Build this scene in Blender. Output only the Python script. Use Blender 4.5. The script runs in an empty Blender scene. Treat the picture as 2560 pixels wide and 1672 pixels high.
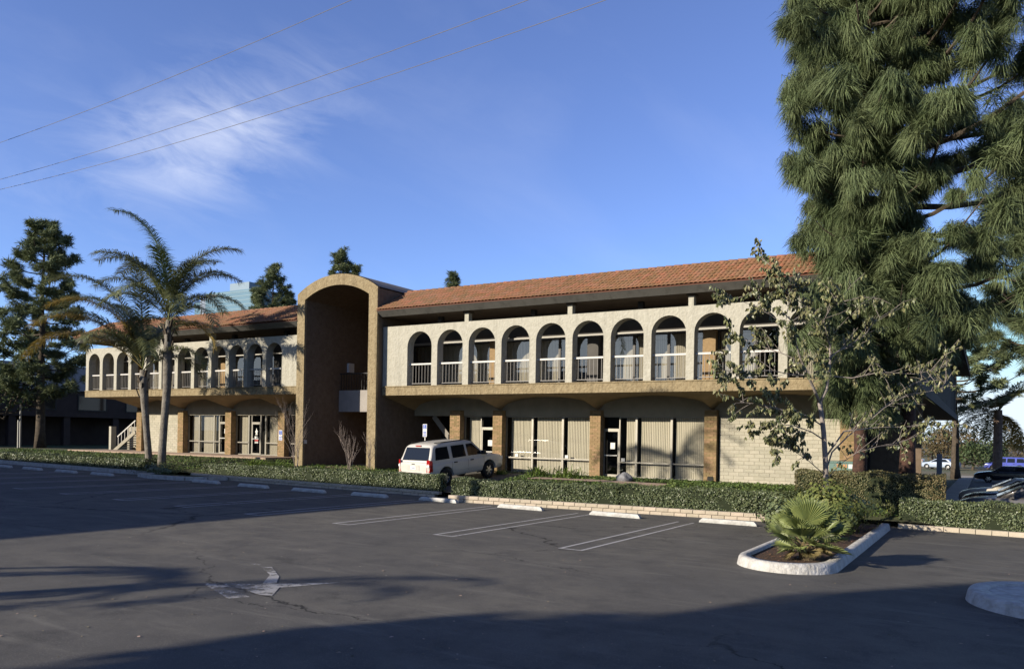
import bpy, bmesh, math, random
import numpy as np
from mathutils import Vector, Matrix, Euler
rnd = random.Random(7)
nrs = np.random.RandomState(11)
R_ = math.radians
C = bpy.context.scene.collection
SC = bpy.context.scene

# ------------------------------------------------------------------ camera, sky, sun, exposure
# world frame: x runs along the facade, y goes into the building, z is up (metres)
CAM = Vector((0.0, -31.95, 2.6)); YAW = R_(30.7); FPX = 2000.0
cd = bpy.data.cameras.new('camera'); cam = bpy.data.objects.new('camera', cd); C.objects.link(cam)
cam.location = CAM; cam.rotation_euler = (R_(90), R_(-1.0), YAW)
cd.sensor_width = 36.0; cd.lens = 36.0 * FPX / 2560.0
cd.shift_y = 252.0 / 2560.0; cd.clip_end = 9000; cd.clip_start = 0.1
SC.camera = cam
SUN_EL = R_(19.0); SUN_TO = Vector((-0.5 * math.cos(SUN_EL), -0.866 * math.cos(SUN_EL), math.sin(SUN_EL)))
world = bpy.data.worlds.new('World'); SC.world = world; world.use_nodes = True
sd = bpy.data.lights.new('sun', 'SUN'); sd.energy = 5.0; sd.angle = R_(0.55); sd.color = (1.0, 0.90, 0.74)
sun = bpy.data.objects.new('sun', sd); C.objects.link(sun)
sun.rotation_euler = (-SUN_TO).to_track_quat('-Z', 'Y').to_euler()
sun.location = SUN_TO * 60
SC.view_settings.view_transform = 'Standard'; SC.view_settings.look = 'None'
SC.view_settings.exposure = 0.94; SC.view_settings.gamma = 1.0
SC.cycles.max_bounces = 6; SC.cycles.transparent_max_bounces = 12

def ray(u, v):
    x = (u - 1280) / FPX; y = -(v - 1088) / FPX
    c, s = math.cos(R_(1.0)), math.sin(R_(1.0))
    X = c * x - s * y; Z = s * x + c * y
    return Vector((X * math.cos(YAW) - math.sin(YAW), X * math.sin(YAW) + math.cos(YAW), Z))
def on_y(u, v, y):
    r = ray(u, v); return CAM + r * ((y - CAM.y) / r.y)
def on_x(u, v, x):
    r = ray(u, v); return CAM + r * ((x - CAM.x) / r.x)
def on_z(u, v, z):
    r = ray(u, v); return CAM + r * ((z - CAM.z) / r.z)

def sky_nodes():
    nt = world.node_tree; N = nt.nodes; L = nt.links; N.clear()
    out = N.new('ShaderNodeOutputWorld'); bg = N.new('ShaderNodeBackground'); bg.inputs[1].default_value = SKY_STR
    sk = N.new('ShaderNodeTexSky'); sk.sky_type = 'NISHITA'; sk.sun_disc = False
    sk.sun_elevation = SUN_EL; sk.sun_rotation = math.atan2(SUN_TO.x, SUN_TO.y)
    sk.altitude = 100; sk.air_density = 0.8; sk.dust_density = 0.2; sk.ozone_density = 6.0
    tc = N.new('ShaderNodeTexCoord')
    # thin cirrus: one wisp patch plus faint streaks all over the sky, laid out by direction
    c0 = ray(510, 350).normalized(); up = Vector((0, 0, 1)); rt = c0.cross(up).normalized(); vu = rt.cross(c0).normalized()
    def dot(vec):
        n = N.new('ShaderNodeVectorMath'); n.operation = 'DOT_PRODUCT'; n.inputs[1].default_value = vec
        L.new(tc.outputs['Generated'], n.inputs[0]); return n.outputs['Value']
    def m(op, a, b=None, clamp=False):
        n = N.new('ShaderNodeMath'); n.operation = op; n.use_clamp = clamp
        for i, q in enumerate((a, b)):
            if q is None: continue
            if isinstance(q, (int, float)): n.inputs[i].default_value = q
            else: L.new(q, n.inputs[i])
        return n.outputs[0]
    a = dot(rt); b = dot(vu); w = dot(c0)
    def noise(scale, det, rough, sx, sy, off, dist=0.0):
        cb = N.new('ShaderNodeCombineXYZ'); L.new(m('MULTIPLY', m('SUBTRACT', a, m('MULTIPLY', b, 0.25)), sx), cb.inputs[0]); L.new(m('MULTIPLY', m('ADD', b, m('MULTIPLY', a, 0.22)), sy), cb.inputs[1]); L.new(m('ADD', w, off), cb.inputs[2])
        n = N.new('ShaderNodeTexNoise'); n.inputs['Scale'].default_value = scale; n.inputs['Detail'].default_value = det; n.inputs['Roughness'].default_value = rough; n.inputs['Distortion'].default_value = dist
        L.new(cb.outputs[0], n.inputs['Vector']); return n.outputs['Fac']
    n1 = noise(10.0, 10, 0.62, 0.8, 2.4, 0.3, 0.7); n2 = noise(3.0, 6, 0.55, 1.0, 2.0, 4.0, 0.5)
    # elliptical window round the wisp, leaning up to the right
    aa = m('SUBTRACT', a, m('MULTIPLY', b, 0.35)); e1 = m('DIVIDE', aa, 0.105); e2 = m('DIVIDE', m('SUBTRACT', b, m('MULTIPLY', a, 0.25)), 0.066)
    rr = m('ADD', m('MULTIPLY', e1, e1), m('MULTIPLY', e2, e2))
    front = m('GREATER_THAN', w, 0.0)
    win = m('MULTIPLY', m('POWER', 2.718, m('MULTIPLY', rr, -0.9)), front)
    c1 = m('MULTIPLY', m('MULTIPLY', m('SUBTRACT', m('ADD', n1, m('MULTIPLY', win, 0.30)), 0.50, True), 2.0), win, True)
    c2 = m('MULTIPLY', m('SUBTRACT', n2, 0.50, True), m('MULTIPLY', n1, 1.1), True)
    fac = m('MINIMUM', m('ADD', m('MULTIPLY', c1, 0.66), m('MULTIPLY', c2, 0.35)), 0.6)
    mx = N.new('ShaderNodeMix'); mx.data_type = 'RGBA'; mx.inputs['B'].default_value = (4.6, 4.8, 5.4, 1)
    hsv = N.new('ShaderNodeHueSaturation'); hsv.inputs['Saturation'].default_value = SKY_SAT; hsv.inputs['Hue'].default_value = SKY_HUE; L.new(sk.outputs[0], hsv.inputs['Color'])
    cl = N.new('ShaderNodeVectorMath'); cl.operation = 'MINIMUM'; cl.inputs[1].default_value = (3.9, 4.5, 5.1); L.new(hsv.outputs[0], cl.inputs[0])
    L.new(fac, mx.inputs['Factor']); L.new(cl.outputs[0], mx.inputs['A']); L.new(mx.outputs['Result'], bg.inputs[0]); L.new(bg.outputs[0], out.inputs[0])
SKY_STR = 0.119; SKY_SAT = 0.93; SKY_HUE = 0.511
sky_nodes()

# ------------------------------------------------------------------ materials
MATS = {}
def mat(name, col, rough=0.8, var=0.0, scale=3.0, col2=None, bump=0.0, bscale=30.0, island=0.0, objr=0.0, spec=0.3, metal=0.0, detail=5.0, transl=0.0, coat=0.0, emit=None, obj_space=False, streak=0.0):
    if name in MATS: return MATS[name]
    col = tuple(x * 0.8 for x in col); col2 = tuple(x * 0.8 for x in col2) if col2 else None
    m = bpy.data.materials.new(name); m.use_nodes = True; nt = m.node_tree; N = nt.nodes; L = nt.links
    b = N['Principled BSDF']; b.inputs['Roughness'].default_value = rough; b.inputs['Metallic'].default_value = metal
    b.inputs['Specular IOR Level'].default_value = spec
    if coat: b.inputs['Coat Weight'].default_value = coat; b.inputs['Coat Roughness'].default_value = 0.06
    c4 = tuple(col) + (1,)
    geo = N.new('ShaderNodeNewGeometry')
    pos = geo.outputs['Position']
    if obj_space: pos = N.new('ShaderNodeTexCoord').outputs['Object']
    cur = None
    if var or col2:
        nz = N.new('ShaderNodeTexNoise'); nz.inputs['Scale'].default_value = scale; nz.inputs['Detail'].default_value = detail; nz.inputs['Roughness'].default_value = 0.6
        L.new(pos, nz.inputs['Vector'])
        rp = N.new('ShaderNodeValToRGB'); e = rp.color_ramp.elements; e[0].position = 0.32; e[1].position = 0.68
        if col2: e[0].color = c4; e[1].color = tuple(col2) + (1,)
        else: e[0].color = tuple(x * (1 - var) for x in col) + (1,); e[1].color = tuple(min(1, x * (1 + var)) for x in col) + (1,)
        L.new(nz.outputs['Fac'], rp.inputs['Fac']); cur = rp.outputs['Color']
    if island or objr:
        h = N.new('ShaderNodeHueSaturation'); mr = N.new('ShaderNodeMapRange')
        k = island or objr
        mr.inputs['To Min'].default_value = 1 - k; mr.inputs['To Max'].default_value = 1 + k
        src = geo.outputs['Random Per Island'] if island else N.new('ShaderNodeObjectInfo').outputs['Random']
        L.new(src, mr.inputs['Value']); L.new(mr.outputs[0], h.inputs['Value'])
        mr2 = N.new('ShaderNodeMath'); mr2.operation = 'MULTIPLY_ADD'; L.new(src, mr2.inputs[0]); mr2.inputs[1].default_value = -0.04 * k / 0.3; mr2.inputs[2].default_value = 0.5 + 0.02 * k / 0.3
        L.new(mr2.outputs[0], h.inputs['Hue'])
        if cur is not None: L.new(cur, h.inputs['Color'])
        else: h.inputs['Color'].default_value = c4
        cur = h.outputs['Color']
    if streak:
        # rain streaks and grime: noise drawn out downwards
        mp = N.new('ShaderNodeMapping'); mp.inputs['Scale'].default_value = (2.2, 2.2, 0.16); L.new(pos, mp.inputs[0])
        ns = N.new('ShaderNodeTexNoise'); ns.inputs['Scale'].default_value = 1.6; ns.inputs['Detail'].default_value = 7; ns.inputs['Roughness'].default_value = 0.62; L.new(mp.outputs[0], ns.inputs['Vector'])
        mr3 = N.new('ShaderNodeMapRange'); mr3.inputs['From Min'].default_value = 0.50; mr3.inputs['From Max'].default_value = 0.72; mr3.inputs['To Min'].default_value = 1.0; mr3.inputs['To Max'].default_value = 1.0 - streak; L.new(ns.outputs['Fac'], mr3.inputs['Value'])
        mm = N.new('ShaderNodeMix'); mm.data_type = 'RGBA'; mm.blend_type = 'MULTIPLY'; mm.inputs['Factor'].default_value = 1.0
        cmb = N.new('ShaderNodeCombineColor'); [L.new(mr3.outputs[0], cmb.inputs[i]) for i in range(3)]
        if cur is not None: L.new(cur, mm.inputs['A'])
        else: mm.inputs['A'].default_value = c4
        L.new(cmb.outputs[0], mm.inputs['B']); cur = mm.outputs['Result']
    if cur is not None: L.new(cur, b.inputs['Base Color'])
    else: b.inputs['Base Color'].default_value = c4
    if bump:
        nb = N.new('ShaderNodeTexNoise'); nb.inputs['Scale'].default_value = bscale; nb.inputs['Detail'].default_value = 4; L.new(pos, nb.inputs['Vector'])
        bp = N.new('ShaderNodeBump'); bp.inputs['Strength'].default_value = min(1, bump); bp.inputs['Distance'].default_value = 0.02 * max(1, bump)
        L.new(nb.outputs['Fac'], bp.inputs['Height']); L.new(bp.outputs[0], b.inputs['Normal'])
    if emit: b.inputs['Emission Color'].default_value = tuple(emit) + (1,); b.inputs['Emission Strength'].default_value = 1
    if transl:
        t = N.new('ShaderNodeBsdfTranslucent'); mx = N.new('ShaderNodeMixShader'); mx.inputs[0].default_value = transl
        if cur is not None: L.new(cur, t.inputs['Color'])
        else: t.inputs['Color'].default_value = c4
        o = N['Material Output']; L.new(b.outputs[0], mx.inputs[1]); L.new(t.outputs[0], mx.inputs[2]); L.new(mx.outputs[0], o.inputs[0])
    MATS[name] = m; return m
def glass(name, tint=(0.75, 0.78, 0.8), ior=1.9, rough=0.01):
    m = bpy.data.materials.new(name); m.use_nodes = True; nt = m.node_tree; N = nt.nodes; L = nt.links; N.remove(N['Principled BSDF'])
    tr = N.new('ShaderNodeBsdfTransparent'); tr.inputs[0].default_value = tuple(tint) + (1,)
    gl = N.new('ShaderNodeBsdfGlossy'); gl.inputs['Roughness'].default_value = rough
    # Schlick reflectance, the same from both sides of the pane
    lw = N.new('ShaderNodeLayerWeight'); lw.inputs['Blend'].default_value = 0.5; r0 = ((ior - 1) / (ior + 1)) ** 2
    pw = N.new('ShaderNodeMath'); pw.operation = 'POWER'; pw.inputs[1].default_value = 5; L.new(lw.outputs['Facing'], pw.inputs[0])
    fr = N.new('ShaderNodeMath'); fr.operation = 'MULTIPLY_ADD'; fr.inputs[1].default_value = 1 - r0; fr.inputs[2].default_value = r0; L.new(pw.outputs[0], fr.inputs[0])
    mx = N.new('ShaderNodeMixShader'); L.new(fr.outputs[0], mx.inputs[0]); L.new(tr.outputs[0], mx.inputs[1]); L.new(gl.outputs[0], mx.inputs[2])
    L.new(mx.outputs[0], N['Material Output'].inputs[0]); MATS[name] = m; return m
def worn(name, col, cover=0.5, scale=14.0):
    """road paint with bare asphalt showing through"""
    m = bpy.data.materials.new(name); m.use_nodes = True; nt = m.node_tree; N = nt.nodes; L = nt.links; b = N['Principled BSDF']
    b.inputs['Base Color'].default_value = tuple(x * 0.8 for x in col) + (1,); b.inputs['Roughness'].default_value = 0.8
    geo = N.new('ShaderNodeNewGeometry'); nz = N.new('ShaderNodeTexNoise'); nz.inputs['Scale'].default_value = scale; nz.inputs['Detail'].default_value = 8; nz.inputs['Roughness'].default_value = 0.7
    L.new(geo.outputs['Position'], nz.inputs['Vector'])
    n2 = N.new('ShaderNodeTexNoise'); n2.inputs['Scale'].default_value = 0.8; L.new(geo.outputs['Position'], n2.inputs['Vector'])
    ad = N.new('ShaderNodeMath'); ad.operation = 'MULTIPLY_ADD'; L.new(n2.outputs['Fac'], ad.inputs[0]); ad.inputs[1].default_value = 0.5; L.new(nz.outputs['Fac'], ad.inputs[2])
    mr = N.new('ShaderNodeMapRange'); mr.inputs['From Min'].default_value = 1.0 - cover * 0.55 - 0.10; mr.inputs['From Max'].default_value = 1.0 - cover * 0.55 + 0.10
    L.new(ad.outputs[0], mr.inputs['Value'])
    sc2 = N.new('ShaderNodeMath'); sc2.operation = 'MULTIPLY'; sc2.inputs[1].default_value = 0.92; L.new(mr.outputs[0], sc2.inputs[0]); L.new(sc2.outputs[0], b.inputs['Alpha'])
    MATS[name] = m; return m

STUCCO = mat('white_stucco', (0.35, 0.332, 0.274), 0.9, col2=(0.42, 0.402, 0.34), scale=4.5, bump=2.0, bscale=9, spec=0.1, streak=0.2)
TAN = mat('tan_stucco', (0.212, 0.164, 0.096), 0.9, col2=(0.30, 0.243, 0.150), scale=7, bump=3.0, bscale=10, spec=0.1, streak=0.30)
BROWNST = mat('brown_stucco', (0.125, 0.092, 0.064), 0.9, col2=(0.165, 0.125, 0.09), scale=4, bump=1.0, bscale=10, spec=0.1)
LINTEL = mat('lintel_plaster', (0.30, 0.275, 0.22), 0.9, var=0.1, scale=2, bump=0.4, bscale=20, spec=0.1)
SOFFIT = mat('soffit_plaster', (0.36, 0.27, 0.17), 0.9, var=0.12, scale=2, bump=0.6, bscale=16, spec=0.1)
UNDER = mat('eave_boards', (0.10, 0.075, 0.055), 0.85, var=0.2, scale=2)
FASCIA = mat('grey_fascia', (0.10, 0.096, 0.088), 0.6, col2=(0.13, 0.125, 0.115), scale=1.2, bump=0.2, bscale=12, streak=0.35)
BLINDM = mat('vertical_blinds', (0.44, 0.395, 0.30), 0.7, island=0.06, spec=0.2)
METAL = mat('window_metal', (0.24, 0.225, 0.195), 0.45, metal=0.6, var=0.1)
RAILM = mat('white_rail', (0.48, 0.465, 0.44), 0.5, var=0.06, scale=6)
BRONZE = mat('dark_bronze_frame', (0.05, 0.045, 0.04), 0.5)
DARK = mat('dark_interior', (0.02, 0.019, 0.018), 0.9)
DARKM = mat('dark_metal', (0.03, 0.03, 0.03), 0.5)
BRICKT = mat('tan_brick', (0.245, 0.172, 0.092), 0.88, island=0.22, var=0.12, scale=9, bump=0.6, bscale=40, spec=0.15)
BRICKW = mat('cream_brick', (0.37, 0.345, 0.275), 0.85, objr=0.09, var=0.06, scale=6, bump=0.5, bscale=30, spec=0.15)
BRICKWI = mat('cream_brick_row', (0.37, 0.345, 0.275), 0.85, island=0.09, var=0.06, scale=6, bump=0.5, bscale=30, spec=0.15)
MORTART = mat('tan_mortar', (0.26, 0.17, 0.085), 0.95)
MORTARW = mat('cream_mortar', (0.27, 0.245, 0.19), 0.95)
TILE = mat('clay_tile', (0.235, 0.105, 0.052), 0.8, objr=0.22, col2=(0.20, 0.12, 0.07), scale=2.0, bump=0.4, bscale=25, spec=0.2)
TILEI = mat('clay_tile_row', (0.225, 0.10, 0.05), 0.8, island=0.22, col2=(0.18, 0.11, 0.066), scale=1.6, bump=0.4, bscale=25, spec=0.2)
GLASS = glass('window_glass', (0.93, 0.94, 0.94), 1.75)
GLASSD = glass('door_glass', (0.35, 0.37, 0.4), 1.7)
PAPER = mat('white_paper', (0.62, 0.61, 0.57), 0.7)
WHITEP = mat('white_paint', (0.50, 0.49, 0.465), 0.6, var=0.08, scale=5, bump=0.2, bscale=20)

# ------------------------------------------------------------------ mesh helpers
class MB:
    def __init__(s): s.v = []; s.f = []; s.m = []
    def add(s, vs, fs, mi=0):
        o = len(s.v); s.v += [tuple(p) for p in vs]; s.f += [tuple(i + o for i in f) for f in fs]; s.m += [mi] * len(fs); return s
    def quad(s, a, b, c, d, mi=0): return s.add((a, b, c, d), ((0, 1, 2, 3),), mi)
    def box(s, x0, x1, y0, y1, z0, z1, mi=0):
        v = [(x, y, z) for z in (z0, z1) for y in (y0, y1) for x in (x0, x1)]
        return s.add(v, ((0, 2, 3, 1), (4, 5, 7, 6), (0, 1, 5, 4), (2, 6, 7, 3), (0, 4, 6, 2), (1, 3, 7, 5)), mi)
    def bar(s, p, q, w, h=None, mi=0):
        p = Vector(p); q = Vector(q); d = (q - p).normalized(); h = h or w
        up = Vector((0, 0, 1)) if abs(d.z) < 0.95 else Vector((0, 1, 0))
        a = d.cross(up).normalized() * (w / 2); b = a.cross(d).normalized() * (h / 2)
        v = [e + sa * a + sb * b for e in (p, q) for sa, sb in ((-1, -1), (1, -1), (1, 1), (-1, 1))]
        return s.add(v, ((0, 3, 2, 1), (4, 5, 6, 7), (0, 1, 5, 4), (1, 2, 6, 5), (2, 3, 7, 6), (3, 0, 4, 7)), mi)
    def tube(s, pts, rads, n=8, mi=0, cap=True):
        pts = [Vector(p) for p in pts]; o = len(s.v); prev = None
        for i, p in enumerate(pts):
            d = (pts[min(i + 1, len(pts) - 1)] - pts[max(i - 1, 0)]).normalized()
            if prev is None: a = d.orthogonal().normalized()
            else: a = (prev - d * prev.dot(d)).normalized()
            prev = a; b = d.cross(a); r = rads[i] if hasattr(rads, '__len__') else rads
            for k in range(n):
                t = 2 * math.pi * k / n; s.v.append(tuple(p + (a * math.cos(t) + b * math.sin(t)) * r))
        for i in range(len(pts) - 1):
            for k in range(n):
                k2 = (k + 1) % n; s.f.append((o + i * n + k, o + i * n + k2, o + (i + 1) * n + k2, o + (i + 1) * n + k)); s.m.append(mi)
        if cap:
            s.f.append(tuple(o + k for k in reversed(range(n)))); s.m.append(mi)
            e = o + (len(pts) - 1) * n; s.f.append(tuple(e + k for k in range(n))); s.m.append(mi)
        return s
    def prism(s, poly, y0, y1, mi=0):
        """poly in (x,z), counter-clockwise seen from -y; extruded along y"""
        n = len(poly); v = [(x, y0, z) for x, z in poly] + [(x, y1, z) for x, z in poly]
        f = [tuple(range(n)), tuple(reversed(range(n, 2 * n)))] + [(i, i + n, (i + 1) % n + n, (i + 1) % n) for i in range(n)]
        return s.add(v, f, mi)
    def prismz(s, poly, z0, z1, mi=0):
        n = len(poly); v = [(x, y, z0) for x, y in poly] + [(x, y, z1) for x, y in poly]
        f = [tuple(reversed(range(n))), tuple(range(n, 2 * n))] + [(i, (i + 1) % n, (i + 1) % n + n, i + n) for i in range(n)]
        return s.add(v, f, mi)
    def mesh(s, name, mats, smooth=False):
        me = bpy.data.meshes.new(name); me.from_pydata(s.v, [], s.f)
        mats = mats if isinstance(mats, (list, tuple)) else [mats]
        for m in mats: me.materials.append(m)
        if len(mats) > 1: me.polygons.foreach_set('material_index', s.m)
        if smooth: me.polygons.foreach_set('use_smooth', [True] * len(s.f))
        me.update(); return me
    def build(s, name, mats, parent=None, smooth=False, local=False):
        return link(name, s.mesh(name, mats, smooth), parent, local)
def link(name, me, parent=None, local=False):
    o = bpy.data.objects.new(name, me); C.objects.link(o)
    if parent is not None:
        o.parent = parent
        if not local and parent.parent is None and parent.type == 'EMPTY': o.matrix_parent_inverse = Matrix.Translation(-Vector(parent.location))
    return o
def bulk(name, V, F, mats, parent=None, local=False, smooth=False, mi=None):
    """mesh from numpy arrays; F is (n,3) or (n,4)"""
    me = bpy.data.meshes.new(name); n, k = F.shape
    me.vertices.add(len(V)); me.vertices.foreach_set('co', np.ascontiguousarray(V, dtype=np.float32).ravel())
    me.loops.add(n * k); me.loops.foreach_set('vertex_index', np.ascontiguousarray(F, dtype=np.int32).ravel())
    me.polygons.add(n); me.polygons.foreach_set('loop_start', np.arange(0, n * k, k, dtype=np.int32))
    mats = mats if isinstance(mats, (list, tuple)) else [mats]
    for m in mats: me.materials.append(m)
    if mi is not None: me.polygons.foreach_set('material_index', np.ascontiguousarray(mi, dtype=np.int32))
    me.update(calc_edges=True)
    if smooth: me.polygons.foreach_set('use_smooth', np.ones(n, dtype=bool))
    return link(name, me, parent, local)
def tag(o, label=None, cat=None, group=None, kind=None):
    if label: o['label'] = label
    if cat: o['category'] = cat
    if group: o['group'] = group
    if kind: o['kind'] = kind
    return o
def thing(name, label, cat, loc=(0, 0, 0), group=None):
    o = bpy.data.objects.new(name, None); C.objects.link(o); o.location = loc; o.empty_display_size = 0.3
    return tag(o, label, cat, group)
def copy_tree(o, parent=None):
    c = o.copy(); C.objects.link(c); c.parent = parent
    for ch in o.children: copy_tree(ch, c)
    return c

# ------------------------------------------------------------------ ground levels
def lotz(x, y): return -0.2454 - 0.0105 * x - 0.00856 * y
def sm(a, b, x):
    t = min(1, max(0, (x - a) / (b - a))); return t * t * (3 - 2 * t)
def floorz(x): return 0.70 + 0.30 * sm(-33, -36, x)
def bed_front(x):
    if x < -36: return -5.75
    if x < -18.0: return -4.95
    if x < -4.9: return -6.35 + (x + 18.0) * (2.2 / 13.1)
    return -3.15
def gz(x, y):
    """garden level behind the hedges"""
    f = bed_front(x); b = lotz(x, y)
    if y <= f: return b
    if -23.7 < x < -18.5: return min(.72, max(b + .1, .08 + (y + 4.9) * .0965))
    k = sm(f + 0.2, -0.3, y) if x < -1.5 else sm(f + .2, 1, y) * 0.15
    return (b + 0.24) * (1 - k) + floorz(x) * k if x < -1.5 else b + 0.2 * (1 - sm(f + .6, f + 1.6, y))

# ------------------------------------------------------------------ ground, lot, beds
def asphalt(name, base=0.082):
    m = bpy.data.materials.new(name); m.use_nodes = True; nt = m.node_tree; N = nt.nodes; L = nt.links; b = N['Principled BSDF']
    b.inputs['Roughness'].default_value = 0.86; b.inputs['Specular IOR Level'].default_value = 0.25
    geo = N.new('ShaderNodeNewGeometry'); P = geo.outputs['Position']
    def nz(scale, det=5, rough=0.6, vec=P):
        n = N.new('ShaderNodeTexNoise'); n.inputs['Scale'].default_value = scale; n.inputs['Detail'].default_value = det; n.inputs['Roughness'].default_value = rough; L.new(vec, n.inputs['Vector']); return n
    def mixc(f, a, c, bl='MIX'):
        x = N.new('ShaderNodeMix'); x.data_type = 'RGBA'; x.blend_type = bl
        for key, q in (('Factor', f), ('A', a), ('B', c)):
            if isinstance(q, (int, float)): x.inputs[key].default_value = q
            elif isinstance(q, tuple): x.inputs[key].default_value = q
            else: L.new(q, x.inputs[key])
        return x.outputs['Result']
    def ramp(f, p0, p1):
        r = N.new('ShaderNodeMapRange'); r.inputs['From Min'].default_value = p0; r.inputs['From Max'].default_value = p1; L.new(f, r.inputs['Value']); return r.outputs[0]
    c = mixc(ramp(nz(0.16, 3).outputs['Fac'], 0.35, 0.65), (base * 0.84, base * 0.84, base * 0.86, 1), (base * 1.12, base * 1.09, base * 1.03, 1))
    c = mixc(ramp(nz(1.1, 7, 0.7).outputs['Fac'], 0.40, 0.64), c, (base * 0.66, base * 0.66, base * 0.68, 1))
    # oil stains and patched squares
    c = mixc(ramp(nz(0.55, 7, 0.7).outputs['Fac'], 0.60, 0.72), c, (base * 0.50, base * 0.50, base * 0.51, 1))
    # stretched drag marks
    mp = N.new('ShaderNodeMapping'); mp.inputs['Rotation'].default_value = (0, 0, 0.5); mp.inputs['Scale'].default_value = (0.35, 2.0, 1); L.new(P, mp.inputs[0])
    c = mixc(ramp(nz(1.0, 6, 0.65, mp.outputs[0]).outputs['Fac'], 0.55, 0.78), c, (base * 1.5, base * 1.48, base * 1.42, 1))
    # stones in the mix
    c = mixc(ramp(nz(70, 2).outputs['Fac'], 0.58, 0.75), c, (base * 2.1, base * 2.05, base * 1.95, 1))
    vs = N.new('ShaderNodeTexVoronoi'); vs.inputs['Scale'].default_value = 1.6; L.new(P, vs.inputs['Vector'])
    c = mixc(ramp(vs.outputs['Distance'], 0.028, 0.018), c, (0.30, 0.29, 0.27, 1))
    # wandering cracks
    dn = nz(1.3, 6, 0.65); sub = N.new('ShaderNodeVectorMath'); sub.operation = 'MULTIPLY_ADD'; L.new(dn.outputs['Color'], sub.inputs[0]); sub.inputs[1].default_value = (1.1, 1.1, 0); L.new(P, sub.inputs[2])
    mp2 = N.new('ShaderNodeMapping'); mp2.inputs['Rotation'].default_value = (0, 0, -0.35); mp2.inputs['Scale'].default_value = (0.5, 1, 0); L.new(sub.outputs[0], mp2.inputs[0])
    vo = N.new('ShaderNodeTexVoronoi'); vo.feature = 'DISTANCE_TO_EDGE'; vo.inputs['Scale'].default_value = 0.23; L.new(mp2.outputs[0], vo.inputs['Vector'])
    crack = ramp(vo.outputs['Distance'], 0.0036, 0.0010)
    keep = ramp(nz(0.13, 2).outputs['Fac'], 0.42, 0.52)
    mu = N.new('ShaderNodeMath'); mu.operation = 'MULTIPLY'; L.new(crack, mu.inputs[0]); L.new(keep, mu.inputs[1])
    c = mixc(mu.outputs[0], c, (0.014, 0.014, 0.014, 1))
    c = mixc(1.0, c, (1.05, 1.0, 0.90, 1), 'MULTIPLY'); L.new(c, b.inputs['Base Color'])
    bp = N.new('ShaderNodeBump'); bp.inputs['Strength'].default_value = 0.5; bp.inputs['Distance'].default_value = 0.008; L.new(nz(90, 3).outputs['Fac'], bp.inputs['Height']); L.new(bp.outputs[0], b.inputs['Normal'])
    MATS[name] = m; return m
ASPH = asphalt('asphalt')
SOIL = mat('bed_soil', (0.045, 0.04, 0.02), 0.95, col2=(0.06, 0.075, 0.025), scale=2.5, bump=1, bscale=12)
CONC = mat('concrete_walk', (0.30, 0.27, 0.23), 0.9, var=0.15, scale=1.5, bump=0.3, bscale=25)
PINKC = mat('terrace_concrete', (0.34, 0.25, 0.19), 0.9, var=0.1, scale=1.2, bump=0.2, bscale=25)
CURBM = mat('curb_paint', (0.52, 0.51, 0.49), 0.75, col2=(0.36, 0.345, 0.315), scale=7, bump=1.6, bscale=16, streak=0.25)
FIELD = mat('dry_field', (0.16, 0.13, 0.075), 0.95, col2=(0.09, 0.10, 0.04), scale=0.08)

gx = [-4000, -1500, -600, -250, -120, -80, 80, 120, 250, 600, 1500, 4000]; gy = [-4000, -1500, -600, -250, -120, -80, 150, 250, 600, 1500, 4000]
V = [(x, y, lotz(max(-80, min(80, x)), max(-80, min(150, y))) - 0.06) for y in gy for x in gx]
nx = len(gx)
g = MB().add(V, [(j * nx + i, j * nx + i + 1, (j + 1) * nx + i + 1, (j + 1) * nx + i) for j in range(len(gy) - 1) for i in range(nx - 1)]).build('ground', FIELD); g['kind'] = 'structure'
lot = MB().quad(*[(x, y, lotz(x, y)) for x, y in ((-95, -70), (45, -70), (45, -2.6), (-95, -2.6))]).build('parking_lot', ASPH); lot['kind'] = 'structure'
sl = MB().quad(*[(x, y, lotz(x, y)) for x, y in ((-1.08, -2.6), (60, -2.6), (60, 130), (-1.08, 130))]).build('side_parking_lot', ASPH); sl['kind'] = 'structure'
wk = MB().box(-2.1, -1.1, 1.0, 60, -1, 0); wk.v = [(x, y, lotz(x, y) + (0.11 if z == 0 else -0.3)) for x, y, z in wk.v]
wk = wk.build('side_walkway', CONC); wk['kind'] = 'structure'
xs = np.concatenate([np.arange(-95, -60, 5.), np.arange(-60, -1.4, 0.6), [-1.45]])
V = []; ny = 16
for x in xs:
    f = bed_front(x) + 0.12
    for j in range(ny):
        y = f + (3.3 - f) * j / (ny - 1); V.append((x, y, gz(x, y) if y > f + 0.01 else lotz(x, y) + 0.2))
bed = MB().add(V, [(i * ny + j, (i + 1) * ny + j, (i + 1) * ny + j + 1, i * ny + j + 1) for i in range(len(xs) - 1) for j in range(ny - 1)]).build('planting_bed', SOIL); bed['kind'] = 'structure'
V = []; dx = np.linspace(-23.6, -18.55, 8); dy = np.linspace(-4.6, 1.9, 12)
def drz(x, y): return gz(x, y) + 0.02
for x in dx:
    for y in dy: V.append((x, y, drz(x, y)))
drive = MB().add(V, [(i * 12 + j, (i + 1) * 12 + j, (i + 1) * 12 + j + 1, i * 12 + j + 1) for i in range(7) for j in range(11)]).build('driveway', ASPH); drive['kind'] = 'structure'
drive.data.update()
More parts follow.
